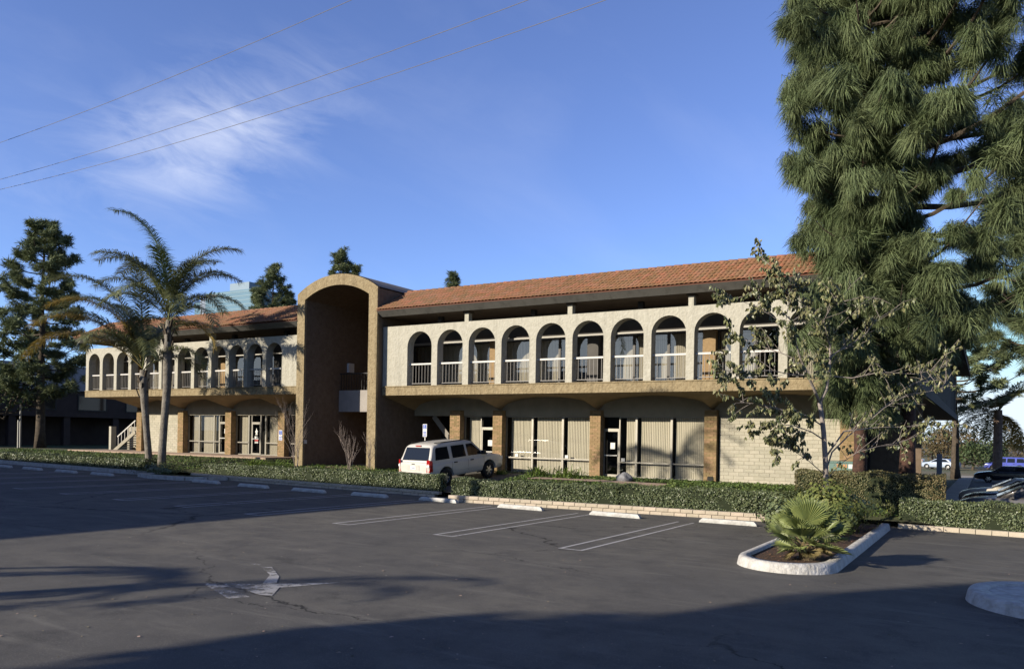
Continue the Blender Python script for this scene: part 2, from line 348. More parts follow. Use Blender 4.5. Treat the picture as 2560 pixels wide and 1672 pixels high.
# path to the office door, back lawn at the far left
pth = MB()
for x0, x1 in ((-17.6, -11.2),):
    n = 10
    for i in range(n):
        a = x0 + (x1 - x0) * i / n; b = x0 + (x1 - x0) * (i + 1) / n; yf = lambda q: -1.15 + 0.25 * math.sin((q + 17.6) * 0.7)
        pth.quad((a, yf(a), gz(a, yf(a)) + .03), (b, yf(b), gz(b, yf(b)) + .03), (b, yf(b) + 1.0, gz(b, yf(b) + 1.0) + .03), (a, yf(a) + 1.0, gz(a, yf(a) + 1.0) + .03))
pth.quad((-15.5, -0.2, .72), (-14.3, -0.2, .72), (-14.3, 2.7, .735), (-15.5, 2.7, .735))
pth = pth.build('garden_path', PINKC); pth['kind'] = 'structure'
lw = MB().quad((-95, 2.9, .93), (-50.3, 2.9, .93), (-50.3, 60, 1.0), (-95, 60, 1.0)).build('back_lawn', mat('shaded_lawn', (0.05, 0.065, 0.02), 0.95, var=0.3, scale=2)); lw['kind'] = 'structure'

# painted bay lines: pairs, with an end bar, worn
LINEP = worn('worn_line_paint', (0.42, 0.41, 0.40), 0.74)
ARROWP = worn('worn_arrow_paint', (0.36, 0.35, 0.34), 0.50, 5)
def strip(a, b, w, up=0.004):
    a = Vector((a[0], a[1], 0)); b = Vector((b[0], b[1], 0)); n = (b - a).normalized(); n = Vector((-n.y, n.x, 0)) * (w / 2); m = MB()
    k = 8
    for i in range(k):
        p = a.lerp(b, i / k); q = a.lerp(b, (i + 1) / k)
        m.quad(*[(r.x, r.y, lotz(r.x, r.y) + up) for r in (p - n, q - n, q + n, p + n)])
    return m
for x in (-8.3, -11.92, -15.45, -18.98, -22.35, -25.6, -28.8, -32.0, -35.2, -38.4, -41.6):
    j = rnd.uniform(-.05, .05)
    strip((x - 0.27, -15.2 + j), (x - 0.25, -6.9), 0.085).build('bay_line', LINEP, lot)
    strip((x + 0.27, -15.2 + j), (x + 0.25, -6.9), 0.085).build('bay_line', LINEP, lot)
    strip((x - 0.31, -15.2 + j), (x + 0.31, -15.2 + j), 0.09, 0.007).build('bay_line', LINEP, lot)
# faded direction arrow on the aisle
def flat(pts_px, name, m, up=0.005):
    P = []
    for u, v in pts_px:
        q = on_z(u, v, 0.0)
        for _ in range(6): q = on_z(u, v, lotz(q.x, q.y) + up)
        P.append(q)
    return MB().add(P, [tuple(range(len(P)))]).build(name, m, lot)
flat([(505, 1456), (585, 1458), (655, 1459), (850, 1455), (700, 1468), (600, 1470), (568, 1468), (625, 1491), (570, 1495)], 'lane_arrow', ARROWP)
flat([(600, 1470), (700, 1466), (680, 1488), (650, 1486)], 'lane_arrow', ARROWP, 0.009)
flat([(655, 1459), (690, 1459), (698, 1440), (680, 1416), (655, 1418), (675, 1436)], 'lane_arrow', ARROWP, 0.009)
flat([(598, 1403), (645, 1408), (655, 1412), (640, 1411)], 'lane_arrow', ARROWP)

# ------------------------------------------------------------------ the office building
B = thing('office_building', 'long two storey stucco office building with arcaded balcony, clay tile roof and arched entrance tower', 'building', (-27, 8, 0.7))
RW = dict(x0=-26.77, x1=-2.24, sb=4.53, st=4.98, wt=8.04, at=7.71, r=0.755, ax=-25.19, sp=1.852, hd=7.30, ez=8.84, rz=10.12, fz=0.70, ps=(-21.24, -15.84, -10.345, -4.8))
LW = dict(x0=-52.75, x1=-32.40, sb=4.68, st=5.10, wt=7.95, at=7.60, r=0.63, ax=-52.43, sp=1.555, hd=7.20, ez=8.67, rz=9.93, fz=1.08, ps=(-50.3, -45.9, -41.25, -36.54))
WT = 0.5   # arcade wall thickness
RAILG = mat('rail_bars', (.20, .19, .18), .5, var=.05)
def arcade(W):
    m = MB(); z0 = W['st']; zt = W['wt']; sp = W['at'] - W['r']; N = 14
    cx = [W['ax'] + i * W['sp'] + W['r'] for i in range(12)]
    edges = [W['x0']] + [q for c in cx for q in (c - W['r'], c + W['r'])] + [W['x1']]
    for y, flip in ((0.0, False), (WT, True)):
        def q(a, b, c, d):
            if flip: m.quad(d, c, b, a)
            else: m.quad(a, b, c, d)
        for i in range(0, len(edges), 2):
            a, b = edges[i], edges[i + 1]
            q((a, y, z0), (b, y, z0), (b, y, sp), (a, y, sp)); q((a, y, sp), (b, y, sp), (b, y, zt), (a, y, zt))
        for c in cx:
            for k in range(N):
                t0 = math.pi * (1 - k / N); t1 = math.pi * (1 - (k + 1) / N)
                xa, za = c + W['r'] * math.cos(t0), sp + W['r'] * math.sin(t0); xb, zb = c + W['r'] * math.cos(t1), sp + W['r'] * math.sin(t1)
                q((xa, y, za), (xb, y, zb), (xb, y, zt), (xa, y, zt))
    for c in cx:
        r = W['r']
        m.quad((c - r, 0, z0), (c - r, 0, sp), (c - r, WT, sp), (c - r, WT, z0)); m.quad((c + r, 0, sp), (c + r, 0, z0), (c + r, WT, z0), (c + r, WT, sp))
        for k in range(N):
            t0 = math.pi * (1 - k / N); t1 = math.pi * (1 - (k + 1) / N)
            xa, za = c + r * math.cos(t0), sp + r * math.sin(t0); xb, zb = c + r * math.cos(t1), sp + r * math.sin(t1)
            m.quad((xa, 0, za), (xa, WT, za), (xb, WT, zb), (xb, 0, zb))
    m.quad((W['x0'], 0, zt), (W['x1'], 0, zt), (W['x1'], WT, zt), (W['x0'], WT, zt))
    for x in (W['x0'], W['x1']): m.quad((x, 0, z0), (x, WT, z0), (x, WT, zt), (x, 0, zt))
    m.build('arcade_wall', STUCCO, B)
    for i, c in enumerate(cx):
        a, b = c - W['r'], c + W['r']; zr = 6.05 + (0.06 if W is LW else 0)
        rl = MB(); rl.box(a, b, .235, .265, z0 + .13, z0 + .16)
        n = 7
        for k in range(1, n + 1): x = a + (b - a) * k / (n + 1); rl.box(x - .008, x + .008, .242, .258, z0 + .16, zr)
        rl = rl.build('railing', RAILG, B)
        MB().box(a, b, .20, .30, zr + .002, zr + .085).build('handrail', RAILM, rl)
    for p in range(3):
        x = (cx[p * 3 + 1] + cx[p * 3 + 2]) / 2 + (W['sp'] / 2 * 0)
        x = W['ax'] - (W['sp'] - 2 * W['r']) / 2 + W['sp'] * (2 + 3 * p)
        MB().box(x - .115, x + .115, .05, .35, zt + .002, zt + .42).build('wall_post', STUCCO, B)
        MB().box(x - .17, x + .17, -.02, .45, zt + .422, zt + .62).build('post_cap', UNDER, B)
    # floor band, balcony deck
    e = 0.03
    MB().box(W['x0'], W['x1'] + (0.05 if W is RW else 0), -.04, .6, W['sb'], W['st'] - e).build('floor_band', TAN, B)
    MB().box(W['x0'], W['x1'] + (0.08 if W is RW else 0), -.075, .62, W['st'] - e + .002, W['st'] + .02).build('band_sill', TAN, B)
    MB().box(W['x0'], W['x1'], .6, 2.9, W['st'] - .25, W['st'] - .04).build('balcony_deck', CONC, B)
for W in (RW, LW): arcade(W)

def archz(W, u): return 3.85 + (0.1 if W is LW else 0) + 0.66 * math.sqrt(max(0, 1 - (2 * u - 1) ** 2))
def vaults(W):
    P = list(W['ps']); sw = P[1] - P[0]; NU, NV = 18, 6
    bays = [(P[i], P[i + 1], 0, 1) for i in range(3)]
    if W is RW: bays = [(W['x0'] + .02, P[0], 0, 1)] + bays + [(P[3], P[3] + sw, 0, (W['x1'] - P[3]) / sw)]
    else: bays = [(P[0] - sw, P[0], 1 - (P[0] - W['x0']) / sw, 1)] + bays + [(P[3], W['x1'] - .02, 0, 1)]
    for a, b, u0, u1 in bays:
        m = MB(); V = []
        for i in range(NU + 1):
            u = u0 + (u1 - u0) * i / NU; x = a + (b - a) * u
            for j in range(NV + 1): v = j / NV; V.append((x, 0.0 + 2.72 * v, W['sb'] * (1 - v) + archz(W, u) * v + 0.002))
        m.add(V, [(i * (NV + 1) + j, i * (NV + 1) + j + 1, (i + 1) * (NV + 1) + j + 1, (i + 1) * (NV + 1) + j) for i in range(NU) for j in range(NV)])
        m.build('vault_soffit', SOFFIT, B, smooth=True)
        if u1 - u0 > .9:
            l = MB()
            for i in range(NU):
                u = i / NU; w = (i + 1) / NU; xa = a + (b - a) * u; xb = a + (b - a) * w
                l.quad((xa, 2.70, 3.57), (xb, 2.70, 3.57), (xb, 2.70, archz(W, w) + .01), (xa, 2.70, archz(W, u) + .01))
            l.box(a, b, 2.70, 2.95, 3.565, 3.575)
            l.build('arched_panel', LINTEL, B)
for W in (RW, LW): vaults(W)

# brick pieces
def brick_face(x0, x1, y, z0, z1, bw, bh, gap, depth=.05):
    """running-bond rectangles (x0,x1,z0,z1) on a wall facing -y"""
    out = []; z = z0; r = 0
    while z < z1 - .02:
        zt = min(z + bh, z1); x = x0 - (bw / 2 if r % 2 else 0)
        while x < x1 - .02:
            a, b = max(x, x0), min(x + bw, x1)
            if b - a > .03: out.append((a + gap / 2, b - gap / 2, z + gap / 2, zt - gap / 2))
            x += bw
        z += bh; r += 1
    return out
prow = MB()
def pillar(cx, W, w=.56, y0=2.35, zt=None):
    zt = zt or 3.85; z0 = W['fz'] - .25
    p = MB().box(cx - w / 2 + .012, cx + w / 2 - .012, y0 + .012, 2.9, z0, zt).build('pillar', MORTART, B)
    for a, b, c, d in brick_face(cx - w / 2, cx + w / 2, y0, z0, zt, .28, .098, .012): prow.box(a, b, y0 + rnd.uniform(-.003, .003), y0 + .05, c, d)
    for a, b, c, d in brick_face(y0 + .055, 2.88, 0, z0, zt, .28, .098, .012): prow.box(cx + w / 2 - .05, cx + w / 2 + rnd.uniform(-.003, .003), a, b, c, d)
for W in (RW, LW):
    for x in W['ps']: pillar(x, W)
pillar(-23.84, RW, .64, 2.35)
o = prow.build('brick_course', BRICKT, B); o['kind'] = 'stuff'
BKM = {}
def brick_obj(a, b, c, d, y, depth, m, parent, name='brick'):
    key = (round(b - a, 2), round(d - c, 3), depth, m.name)
    if key not in BKM:
        w, h = (b - a) / 2, (d - c) / 2; e = min(.006, h * .2); q = MB()
        V = [(-w, depth, -h), (w, depth, -h), (w, depth, h), (-w, depth, h), (-w, e, -h), (w, e, -h), (w, e, h), (-w, e, h), (-w + e, 0, -h + e), (w - e, 0, -h + e), (w - e, 0, h - e), (-w + e, 0, h - e)]
        q.add(V, [(0, 4, 5, 1), (1, 5, 6, 2), (2, 6, 7, 3), (3, 7, 4, 0), (4, 8, 9, 5), (5, 9, 10, 6), (6, 10, 11, 7), (7, 11, 8, 4), (8, 11, 10, 9)]); BKM[key] = q.mesh(name, m)
    o = link(name, BKM[key], parent, True); o.location = ((a + b) / 2, y + rnd.uniform(-.004, .004), (c + d) / 2); return o
wallR = MB().box(-10.0, -5.05, 2.575, 2.95, .3, 3.566).build('block_wall', MORTARW, B)
for a, b, c, d in brick_face(-10.0, -5.05, 0, .40, 3.56, .43, .158, .012): brick_obj(a, b, c, d, 2.565, .03, BRICKW, wallR)
wallL = MB().box(-49.98, -46.2, 2.575, 2.95, .7, 3.566).build('block_wall', MORTARW, B)
q = MB()
for a, b, c, d in brick_face(-49.98, -46.2, 0, .85, 3.56, .43, .158, .012): q.box(a, b, 2.565 + rnd.uniform(-.004, .004), 2.59, c, d)
q = q.build('brick_course', BRICKWI, wallL); q['kind'] = 'stuff'

# windows and doors
def blind(x0, x1, z0, z1, y, parent, sw=.085):
    m = MB(); x = x0
    while x < x1 - .01:
        b = min(x + sw * .96, x1); dy = rnd.uniform(.010, .022); m.quad((x, y + dy, z0), (b, y - .005, z0), (b, y - .005, z1), (x, y + dy, z1)); x += sw
    o = m.build('blind', BLINDM, parent); o['kind'] = 'stuff'; return o
def window(x0, x1, z0, z1, y, rail=None, blinds=(0, 1), fw=.05, gm=None, bz=(0, 1), fm=None):
    f = MB()
    for a, b in ((x0, x0 + fw), (x1 - fw, x1)): f.box(a, b, y - .05, y + .05, z0, z1)
    f.box(x0 + fw, x1 - fw, y - .048, y + .048, z1 - fw, z1); f.box(x0 + fw, x1 - fw, y - .048, y + .048, z0, z0 + fw)
    f = f.build('window', fm or METAL, B)
    MB().quad((x0 + fw, y, z0 + fw), (x1 - fw, y, z0 + fw), (x1 - fw, y, z1 - fw), (x0 + fw, y, z1 - fw)).build('pane', gm or GLASS, f)
    if rail: MB().box(x0 + .001, x1 - .001, y - .085, y - .052, rail - .03, rail + .03).build('window_rail', METAL, f)
    if blinds:
        w = x1 - x0; blind(x0 + fw + w * blinds[0], x0 + w * blinds[1] - fw, z0 + .04 + (z1 - z0) * bz[0], z0 - .05 + (z1 - z0) * bz[1], y + .16, f)
    return f
def door(x0, x1, z0, z1, y, head=None, notice=True, gm=None):
    fw = .06; f = MB()
    for a, b in ((x0, x0 + fw), (x1 - fw, x1)): f.box(a, b, y - .06, y + .05, z0, z1)
    f.box(x0 + fw, x1 - fw, y - .058, y + .048, z1 - .14, z1); f.box(x0 + fw, x1 - fw, y - .058, y + .048, z0, z0 + .12)
    f = f.build('door', METAL, B)
    MB().quad((x0 + fw, y, z0 + .12), (x1 - fw, y, z0 + .12), (x1 - fw, y, z1 - .14), (x0 + fw, y, z1 - .14)).build('pane', gm or GLASSD, f)
    MB().box(x0 + .07, x1 - .07, y - .12, y - .065, z0 + .98, z0 + 1.03).build('push_bar', RAILM, f)
    if notice: MB().box(x0 + .42 * (x1 - x0), x0 + .72 * (x1 - x0), y - .012, y - .006, z0 + 1.3, z0 + 1.6).build('notice', PAPER, f)
    if head: 
        t = MB().box(x0, x1, y - .04, y + .04, z1 + .25 + .28, head).build('transom', METAL, f)
        MB().quad((x0, y, z1), (x1, y, z1), (x1, y, head), (x0, y, head)).build('pane', GLASSD, f)
    return f
WY = 2.80
zb, zt = 0.74, 3.56
for a, b in ((-23.5, -22.44),): window(a, b, zb, zt, WY, None, (0.15, 1))
door(-22.42, -21.55, zb, 3.0, WY, zt)
for a, b, bl in ((-20.97, -19.43, (.11, 1)), (-19.43, -17.74, (.07, 1)), (-17.74, -16.12, (.07, 1))): window(a, b, zb, zt, WY, 1.50, bl)
door(-15.56, -14.78, zb, 3.0, WY, zt)
for a, b, bl in ((-14.78, -13.93, (.28, 1)), (-13.93, -12.24, (.06, 1)), (-12.24, -10.63, (.05, 1))): window(a, b, zb, zt, WY, 1.44, bl)
for x, z in ((-20.35, 1.56), (-17.55, 1.56), (-14.62, 1.50)): MB().box(x, x + .17, WY - .14, WY - .09, z - .02, z + .13).build('window_tag', PAPER, B)
zb = 1.10
for a, b, bl in ((-45.62, -44.5, (.12, 1)), (-44.5, -43.05, (.12, 1)), (-43.05, -42.5, (.1, 1))): window(a, b, zb, zt + .08, WY, 1.87, bl)
door(-42.5, -41.55, zb, 3.15, WY, zt + .08)
window(-40.97, -39.8, zb, zt + .08, WY, 1.87, (.02, 1)); window(-39.8, -39.5, zb, zt + .08, WY, None, None)
dr = door(-39.5, -38.75, zb, 3.15, WY, zt + .08, False)
cx = -39.13
MB().add([(cx - .1, WY - .02, 2.35), (cx + .1, WY - .02, 2.35), (cx + .07, WY - .02, 2.5), (cx + .13, WY - .02, 2.56), (cx + .03, WY - .02, 2.66), (cx, WY - .02, 2.8), (cx - .05, WY - .02, 2.64), (cx - .13, WY - .02, 2.55), (cx - .06, WY - .02, 2.48)], [tuple(range(9))]).build('door_emblem', PAPER, dr)
MB().box(cx - .15, cx + .15, WY - .024, WY - .018, 2.06, 2.27).build('door_lettering', PAPER, dr)
MB().box(cx - .15, cx + .15, WY - .024, WY - .018, 1.97, 2.05).build('door_lettering', mat('red_print', (0.5, 0.05, 0.05), .6), dr)
for z in (1.90, 1.84): MB().box(cx - .15, cx + .15, WY - .024, WY - .018, z, z + .035).build('door_lettering', PAPER, dr)
window(-38.75, -38.3, zb, zt + .08, WY, None, None); window(-38.3, -36.82, zb, zt + .08, WY, 1.87, (.05, 1)); window(-36.26, -32.5, zb, zt + .08, WY, 1.87, (.3, 1))

# upper floor behind the arcade
UGL = glass('upper_glass', (.86, .87, .88), 2.6)
UY = 2.3
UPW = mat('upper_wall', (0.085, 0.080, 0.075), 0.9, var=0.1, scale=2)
for W in (RW, LW):
    x0, x1 = W['x0'], W['x1']; hd = W['hd']; s = W['st']
    if W is RW: x1 -= 2.0
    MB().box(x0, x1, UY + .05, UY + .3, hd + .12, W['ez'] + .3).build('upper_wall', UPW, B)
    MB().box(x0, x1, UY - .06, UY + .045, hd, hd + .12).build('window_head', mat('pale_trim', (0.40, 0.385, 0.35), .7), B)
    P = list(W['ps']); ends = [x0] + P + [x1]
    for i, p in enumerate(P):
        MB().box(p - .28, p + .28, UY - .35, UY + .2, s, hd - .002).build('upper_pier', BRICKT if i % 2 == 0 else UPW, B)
    for i in range(len(ends) - 1):
        a, b = ends[i] + .28, ends[i + 1] - .28
        if b - a < .8: continue
        n = max(1, round((b - a) / 1.6)); k = (b - a) / n
        for j in range(n):
            e = a + j * k
            if (i + 2 * j) % 7 == 5: window(e, e + k, s, hd - .004, UY, None, None, .06, UGL, fm=BRONZE)
            else: window(e, e + k, s, hd - .004, UY, None, (.02, 1), .06, UGL, fm=BRONZE)
    # dark rooms behind both floors
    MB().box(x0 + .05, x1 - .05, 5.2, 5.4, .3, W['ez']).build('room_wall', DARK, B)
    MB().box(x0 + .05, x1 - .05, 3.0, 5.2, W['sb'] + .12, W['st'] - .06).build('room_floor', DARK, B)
    MB().box(x0 + .05, x1 - .05, 2.95, 5.2, W['fz'] - .3, W['fz'] + .02).build('room_floor', mat('carpet', (.06, .05, .04), .95), B)
    if W is LW: MB().box(x0 + .02, x0 + .22, WT + .002, 2.298, s, W['wt'] - .01).build('end_wall', STUCCO, B); MB().box(x0 + .02, x0 + .1, 2.3, 5.3, s, W['ez']).build('end_wall', BROWNST, B); MB().box(-50.6, -50.45, 2.4, 14, .7, W['sb'] + .1).build('end_wall', BROWNST, B)

# roof: deck, fascia, eave boards, clay tiles
TILEMESH = None
def tile_geo(n=5, L=.47, r=.098):
    V = []; F = []
    for k, y in enumerate((0, L)):
        rr = r * (1.0 if k == 0 else .86); dz = .035 if k == 0 else 0.0
        for i in range(n + 1):
            t = math.pi * i / n; V.append((rr * math.cos(t), y, dz + rr * .62 * math.sin(t)))
    for i in range(n): F.append((i, i + n + 1, i + n + 2, i + 1))
    V += [(V[i][0] * .8, .0, V[i][2] * .62) for i in range(n + 1)]
    for i in range(n): F.append((i + 1, i + 2 * (n + 1) + 1, i + 2 * (n + 1), i))
    return V, F
TV, TF = tile_geo(); TV = np.array(TV); 
tm = MB(); tm.add([tuple(v) for v in TV], TF); TILEMESH = tm.mesh('roof_tile', TILE, True)
def roof(W):
    y0, y1 = -.55, 2.0; z0, z1 = W['ez'], W['rz']; x0, x1 = W['x0'], W['x1']
    if W is RW: xe0, xe1, xr1 = x0, -1.65, -4.2
    else: xe0, xe1, xr1 = x0 - .55, x1, x1
    sl = math.hypot(y1 - y0, z1 - z0); pit = math.atan2(z1 - z0, y1 - y0)
    d = MB(); d.add([(xe0, y0, z0), (xe1, y0, z0), (xr1, y1, z1), (xe0, y1, z1), (xe0, y0, z0 - .06), (xe1, y0, z0 - .06), (xr1, y1 + .05, z1 - .3), (xe0, y1 + .05, z1 - .3)], [(0, 1, 2, 3), (4, 7, 6, 5), (0, 4, 5, 1), (1, 5, 6, 2), (3, 2, 6, 7), (0, 3, 7, 4)])
    rf = d.build('roof', mat('roof_felt', (.10, .04, .025), .9), B)
    f = MB(); zb = z0 - .05
    f.add([(xe0, y0 - .02, zb), (xe1, y0 - .02, zb), (xe1, y0 + .30, zb - .27), (xe0, y0 + .30, zb - .27), (xe0, y0 + .06, zb), (xe1, y0 + .06, zb), (xe1, y0 + .36, zb - .25), (xe0, y0 + .36, zb - .25)], [(0, 3, 2, 1), (4, 5, 6, 7), (0, 1, 5, 4), (3, 7, 6, 2), (0, 4, 7, 3), (1, 2, 6, 5)])
    f.build('fascia', FASCIA, rf)
    MB().box(xe0, xe1, y0 + .3, 2.9, zb - .24, zb - .20).build('eave_board', UNDER, rf)
    for i in range(5):
        x = W['ps'][0] + (W['ps'][1] - W['ps'][0]) * (i - .95 + .45)
        if x0 + .5 < x < x1 - .5: MB().box(x - .11, x + .11, 1.0, 1.25, zb - .52, zb - .24).build('ceiling_light', DARKM, B)
    cs = .192; nc = int((xe1 - xe0) / cs); ex = .408; rows = 7
    bulkV = []; bulkF = []; cnt = 0; rot = np.array(Matrix.Rotation(pit, 3, 'X'))
    for c in range(nc):
        x = xe0 + cs * (c + .5)
        for r in range(rows):
            if W is RW and x > xe1 - (xe1 - xr1) * (r + .6) / rows: continue
            s = -.05 + r * ex; p = np.array((x, y0 + s * math.cos(pit), z0 + s * math.sin(pit) + .02))
            if W is RW and -15.45 < x < -7.25:
                o = link('roof_tile', TILEMESH, rf, True); o.location = p + nrs.uniform(-.006, .006, 3); o.rotation_euler = (pit + rnd.uniform(-.02, .02), 0, rnd.uniform(-.02, .02))
            else:
                bulkV.append(TV @ rot.T + p + nrs.uniform(-.006, .006, 3)); bulkF.append(np.array(TF) + len(TV) * cnt); cnt += 1
    o = bulk('roof_tiles', np.concatenate(bulkV), np.concatenate(bulkF), TILEI, rf, True, True); o['kind'] = 'stuff'
    cp = MB(); x = xe0
    while x < xr1 - .1:
        e = min(x + .43, xr1); cp.tube([(x, y1, z1 + .02), (e, y1, z1 + .005)], [.10, .085], 8); x += .40
    cp.build('ridge_cap', TILEI, rf, True)
    # flat roof behind the tiled front
    MB().box(xe0 + .1, xr1, y1 + .06, 15.5, z1 - .45, z1 - .35).build('flat_roof', mat('roof_gravel', (.25, .24, .22), .95, var=.2, scale=4), rf)
    MB().box(x0 + .06, xr1 - .2, 15.3, 15.5, .4, z1 - .36).build('rear_wall', TAN, B)
    MB().box(x0 + .05, x1 - .1, 5.45, 5.6, .4, z1 - .46).build('inner_wall', BROWNST, B)
for W in (RW, LW): roof(W)

# entrance tower with its barrel arch
TX0, TX1 = -32.40, -26.77; IX0, IX1 = -31.85, -27.34; TC = (TX0 + TX1) / 2
def seg(xa, xb, zs, za, n=22):
    w = (xb - xa) / 2; h = za - zs; Rr = (w * w + h * h) / (2 * h); c = (xa + xb) / 2; t = math.asin(w / Rr)
    return [(c + Rr * math.sin(-t + 2 * t * i / n), za - Rr + Rr * math.cos(-t + 2 * t * i / n)) for i in range(n + 1)]
outr = seg(TX0, TX1, 10.05, 10.93); innr = seg(IX0, IX1, 9.72, 10.36)
def ring(m, y0, y1, oa, ia, zb):
    n = len(oa); o = [(TX0, zb)] + oa + [(TX1, zb)] if oa is outr else [(oa[0][0], zb)] + oa + [(oa[-1][0], zb)]; i_ = [(ia[0][0], zb)] + ia + [(ia[-1][0], zb)]
    for k in range(len(o) - 1):
        a, b, c, d = o[k], o[k + 1], i_[k + 1], i_[k]
        m.quad((a[0], y0, a[1]), (d[0], y0, d[1]), (c[0], y0, c[1]), (b[0], y0, b[1])); m.quad((a[0], y1, a[1]), (b[0], y1, b[1]), (c[0], y1, c[1]), (d[0], y1, d[1]))
        m.quad((a[0], y0, a[1]), (b[0], y0, b[1]), (b[0], y1, b[1]), (a[0], y1, a[1])); m.quad((d[0], y0, d[1]), (d[0], y1, d[1]), (c[0], y1, c[1]), (c[0], y0, c[1]))
ti = MB(); ring(ti, -.5, -.36, outr, innr, .45); tw = ti.build('entrance_arch', TAN, B)
io = [(TX0 + .03, 0), ]; o2 = seg(TX0 + .03, TX1 - .03, 10.0, 10.87); i2 = seg(IX0 + .0, IX1 - .0, 9.72, 10.36)
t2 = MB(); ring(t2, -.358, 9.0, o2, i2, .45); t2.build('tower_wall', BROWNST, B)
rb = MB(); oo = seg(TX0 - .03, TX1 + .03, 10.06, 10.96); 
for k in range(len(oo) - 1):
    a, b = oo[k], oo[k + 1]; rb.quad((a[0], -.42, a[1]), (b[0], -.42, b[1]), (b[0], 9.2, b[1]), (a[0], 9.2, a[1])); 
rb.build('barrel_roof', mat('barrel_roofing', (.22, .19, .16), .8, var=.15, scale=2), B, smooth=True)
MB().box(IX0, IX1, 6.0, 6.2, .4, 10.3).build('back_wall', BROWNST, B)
PY = on_x(847, 1000, IX0).y; PZ0 = on_x(847, 1029, IX0).z; PZ1 = on_x(847, 976, IX0).z
bp = MB().box(IX0 + .002, IX1 - .002, PY, PY + .16, PZ0, PZ1).build('landing_panel', mat('grey_stucco', (.30, .275, .25), .9, var=.08, scale=3, bump=.6, bscale=12), B)
MB().box(IX0 + .002, IX1 - .002, PY + .165, 6.0, PZ1 - .3, PZ1 - .1).build('landing_floor', CONC, B)
lr = MB(); lr.box(IX0 + .01, IX1 - .01, PY + .05, PY + .1, PZ1 + .92, PZ1 + .98)
for k in range(24): x = IX0 + .1 + k * .19; lr.box(x, x + .02, PY + .06, PY + .09, PZ1 + .002, PZ1 + .92)
lr.build('landing_railing', DARKM, B)
da = on_y(884, 960, 5.96); db = on_y(925, 960, 5.96); w_ = (db.x - da.x) / 2; cx_ = (da.x + db.x) / 2
MB().prism([(da.x, PZ1 - .1), (db.x, PZ1 - .1), (db.x, 7.2)] + [(cx_ + w_ * math.cos(t * math.pi / 12), 7.2 + w_ * math.sin(t * math.pi / 12)) for t in range(13)][1:], 5.95, 5.998).build('arched_doorway', DARK, B)
p = on_x(874, 920, IX0); MB().box(IX0 + .001, IX0 + .16, p.y - .22, p.y + .22, p.z - .26, p.z + .26).build('wall_lantern', mat('lantern_white', (.55, .54, .52), .5), B)
p = on_x(763, 1104, IX0); MB().box(IX0 + .001, IX0 + .03, p.y - .1, p.y + .1, p.z - .1, p.z + .1).build('outlet_box', PAPER, B)
MB().box(IX0, IX1, -.3, 6.0, .3, .74).build('entry_floor', PINKC, B)
# stair seen in the shade under the right wing
st = MB()
for k in range(8): st.box(-25.9 + k * .0, -24.7, 4.6 + 0 * k, 4.9, .7 + k * .17, .75 + k * .17)
st = MB(); st.bar((-25.6, 2.9, 3.55), (-24.35, 2.9, 2.2), .06, .28); st.bar((-24.35, 2.9, 2.2), (-24.35, 2.9, 1.9), .06, .2); st.build('stair_stringer', mat('stringer', (.22, .2, .17), .7), B)

# end elevation facing right: overhanging balcony with board siding
SID = mat('board_siding', (.035, .033, .035), .8, island=.08)
YE = 46.0
MB().box(-2.6, -2.19, .62, YE, RW['sb'], RW['st'] - .01).build('floor_band', UPW, B)  # end band darker than the tan front one, shade put into its colour
MB().box(-5.0, -2.62, 2.75, YE, RW['sb'] + .02, RW['st'] - .1).build('balcony_deck', CONC, B)
sd_ = MB(); y = .65
while y < YE: sd_.box(-2.42, -2.34 + rnd.uniform(0, .01), y, y + .27, RW['st'] - .008, 8.0); y += .3
MBk = MB().box(-2.5, -2.425, .65, YE, RW['st'] - .008, 8.0).build('siding_backing', DARKM, B)
o = sd_.build('siding_board', SID, B); o['kind'] = 'stuff'
MB().box(-4.4, -1.3, 2.0, YE + .5, 8.3, 8.55).build('side_eave', UNDER, B)
sr = MB(); sr.add([(-1.65, -.55, RW['ez']), (-1.3, -.2, RW['ez'] - .02), (-1.3, YE + .6, RW['ez'] - .02), (-4.2, YE + .6, RW['rz']), (-4.2, 2.0, RW['rz'])], [(0, 1, 2, 3, 4)]); sr.build('side_roof', TILEI, B)
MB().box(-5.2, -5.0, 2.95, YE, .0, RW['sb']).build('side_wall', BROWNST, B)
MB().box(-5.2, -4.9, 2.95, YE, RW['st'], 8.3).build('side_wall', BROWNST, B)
for y in (8, 14, 20, 26, 32, 38): MB().box(-4.99, -4.5, y, y + .5, .0, RW['sb']).build('side_pier', BROWNST, B)
fl = MB().box(-5.0, -2.24, 2.72, YE, RW['sb'] - .001, RW['sb'] + .015).build('side_soffit', SOFFIT, B)

# terrace with steps in front of the left wing, and the stair at its end
ter = thing('terrace', 'pale pink concrete terrace with white step edge before the left wing', 'terrace', (-45, 1, 0.9))
MB().box(-55.0, -35.4, 0.15, 2.9, .3, 1.08).build('terrace_slab', PINKC, ter)
MB().box(-55.0, -35.4, -.22, .148, .3, .93).build('step', WHITEP, ter)
MB().box(-54.6, -35.8, -.60, -.222, .3, .80).build('step', PINKC, ter)
sta = thing('outside_stair', 'small concrete stair with railing at the end of the left wing', 'stairs', (-52.5, 4.2, 1.0))
a = on_y(285, 1100, 4.0); b = on_y(340, 1100, 4.0)
MB().box(a.x, a.x + .25, 3.6, 4.0, 1.0, 2.75).build('newel_wall', STUCCO, sta)
MB().box(a.x + .25, b.x + .6, 4.9, 5.1, 1.0, 2.75).build('back_wall', LINTEL, sta)
for k in range(8):
    x = a.x + .55 + k * .3; MB().box(x, x + .34, 3.75, 4.9, 1.0 + k * .17, 1.06 + k * .17).build('tread', CONC, sta)
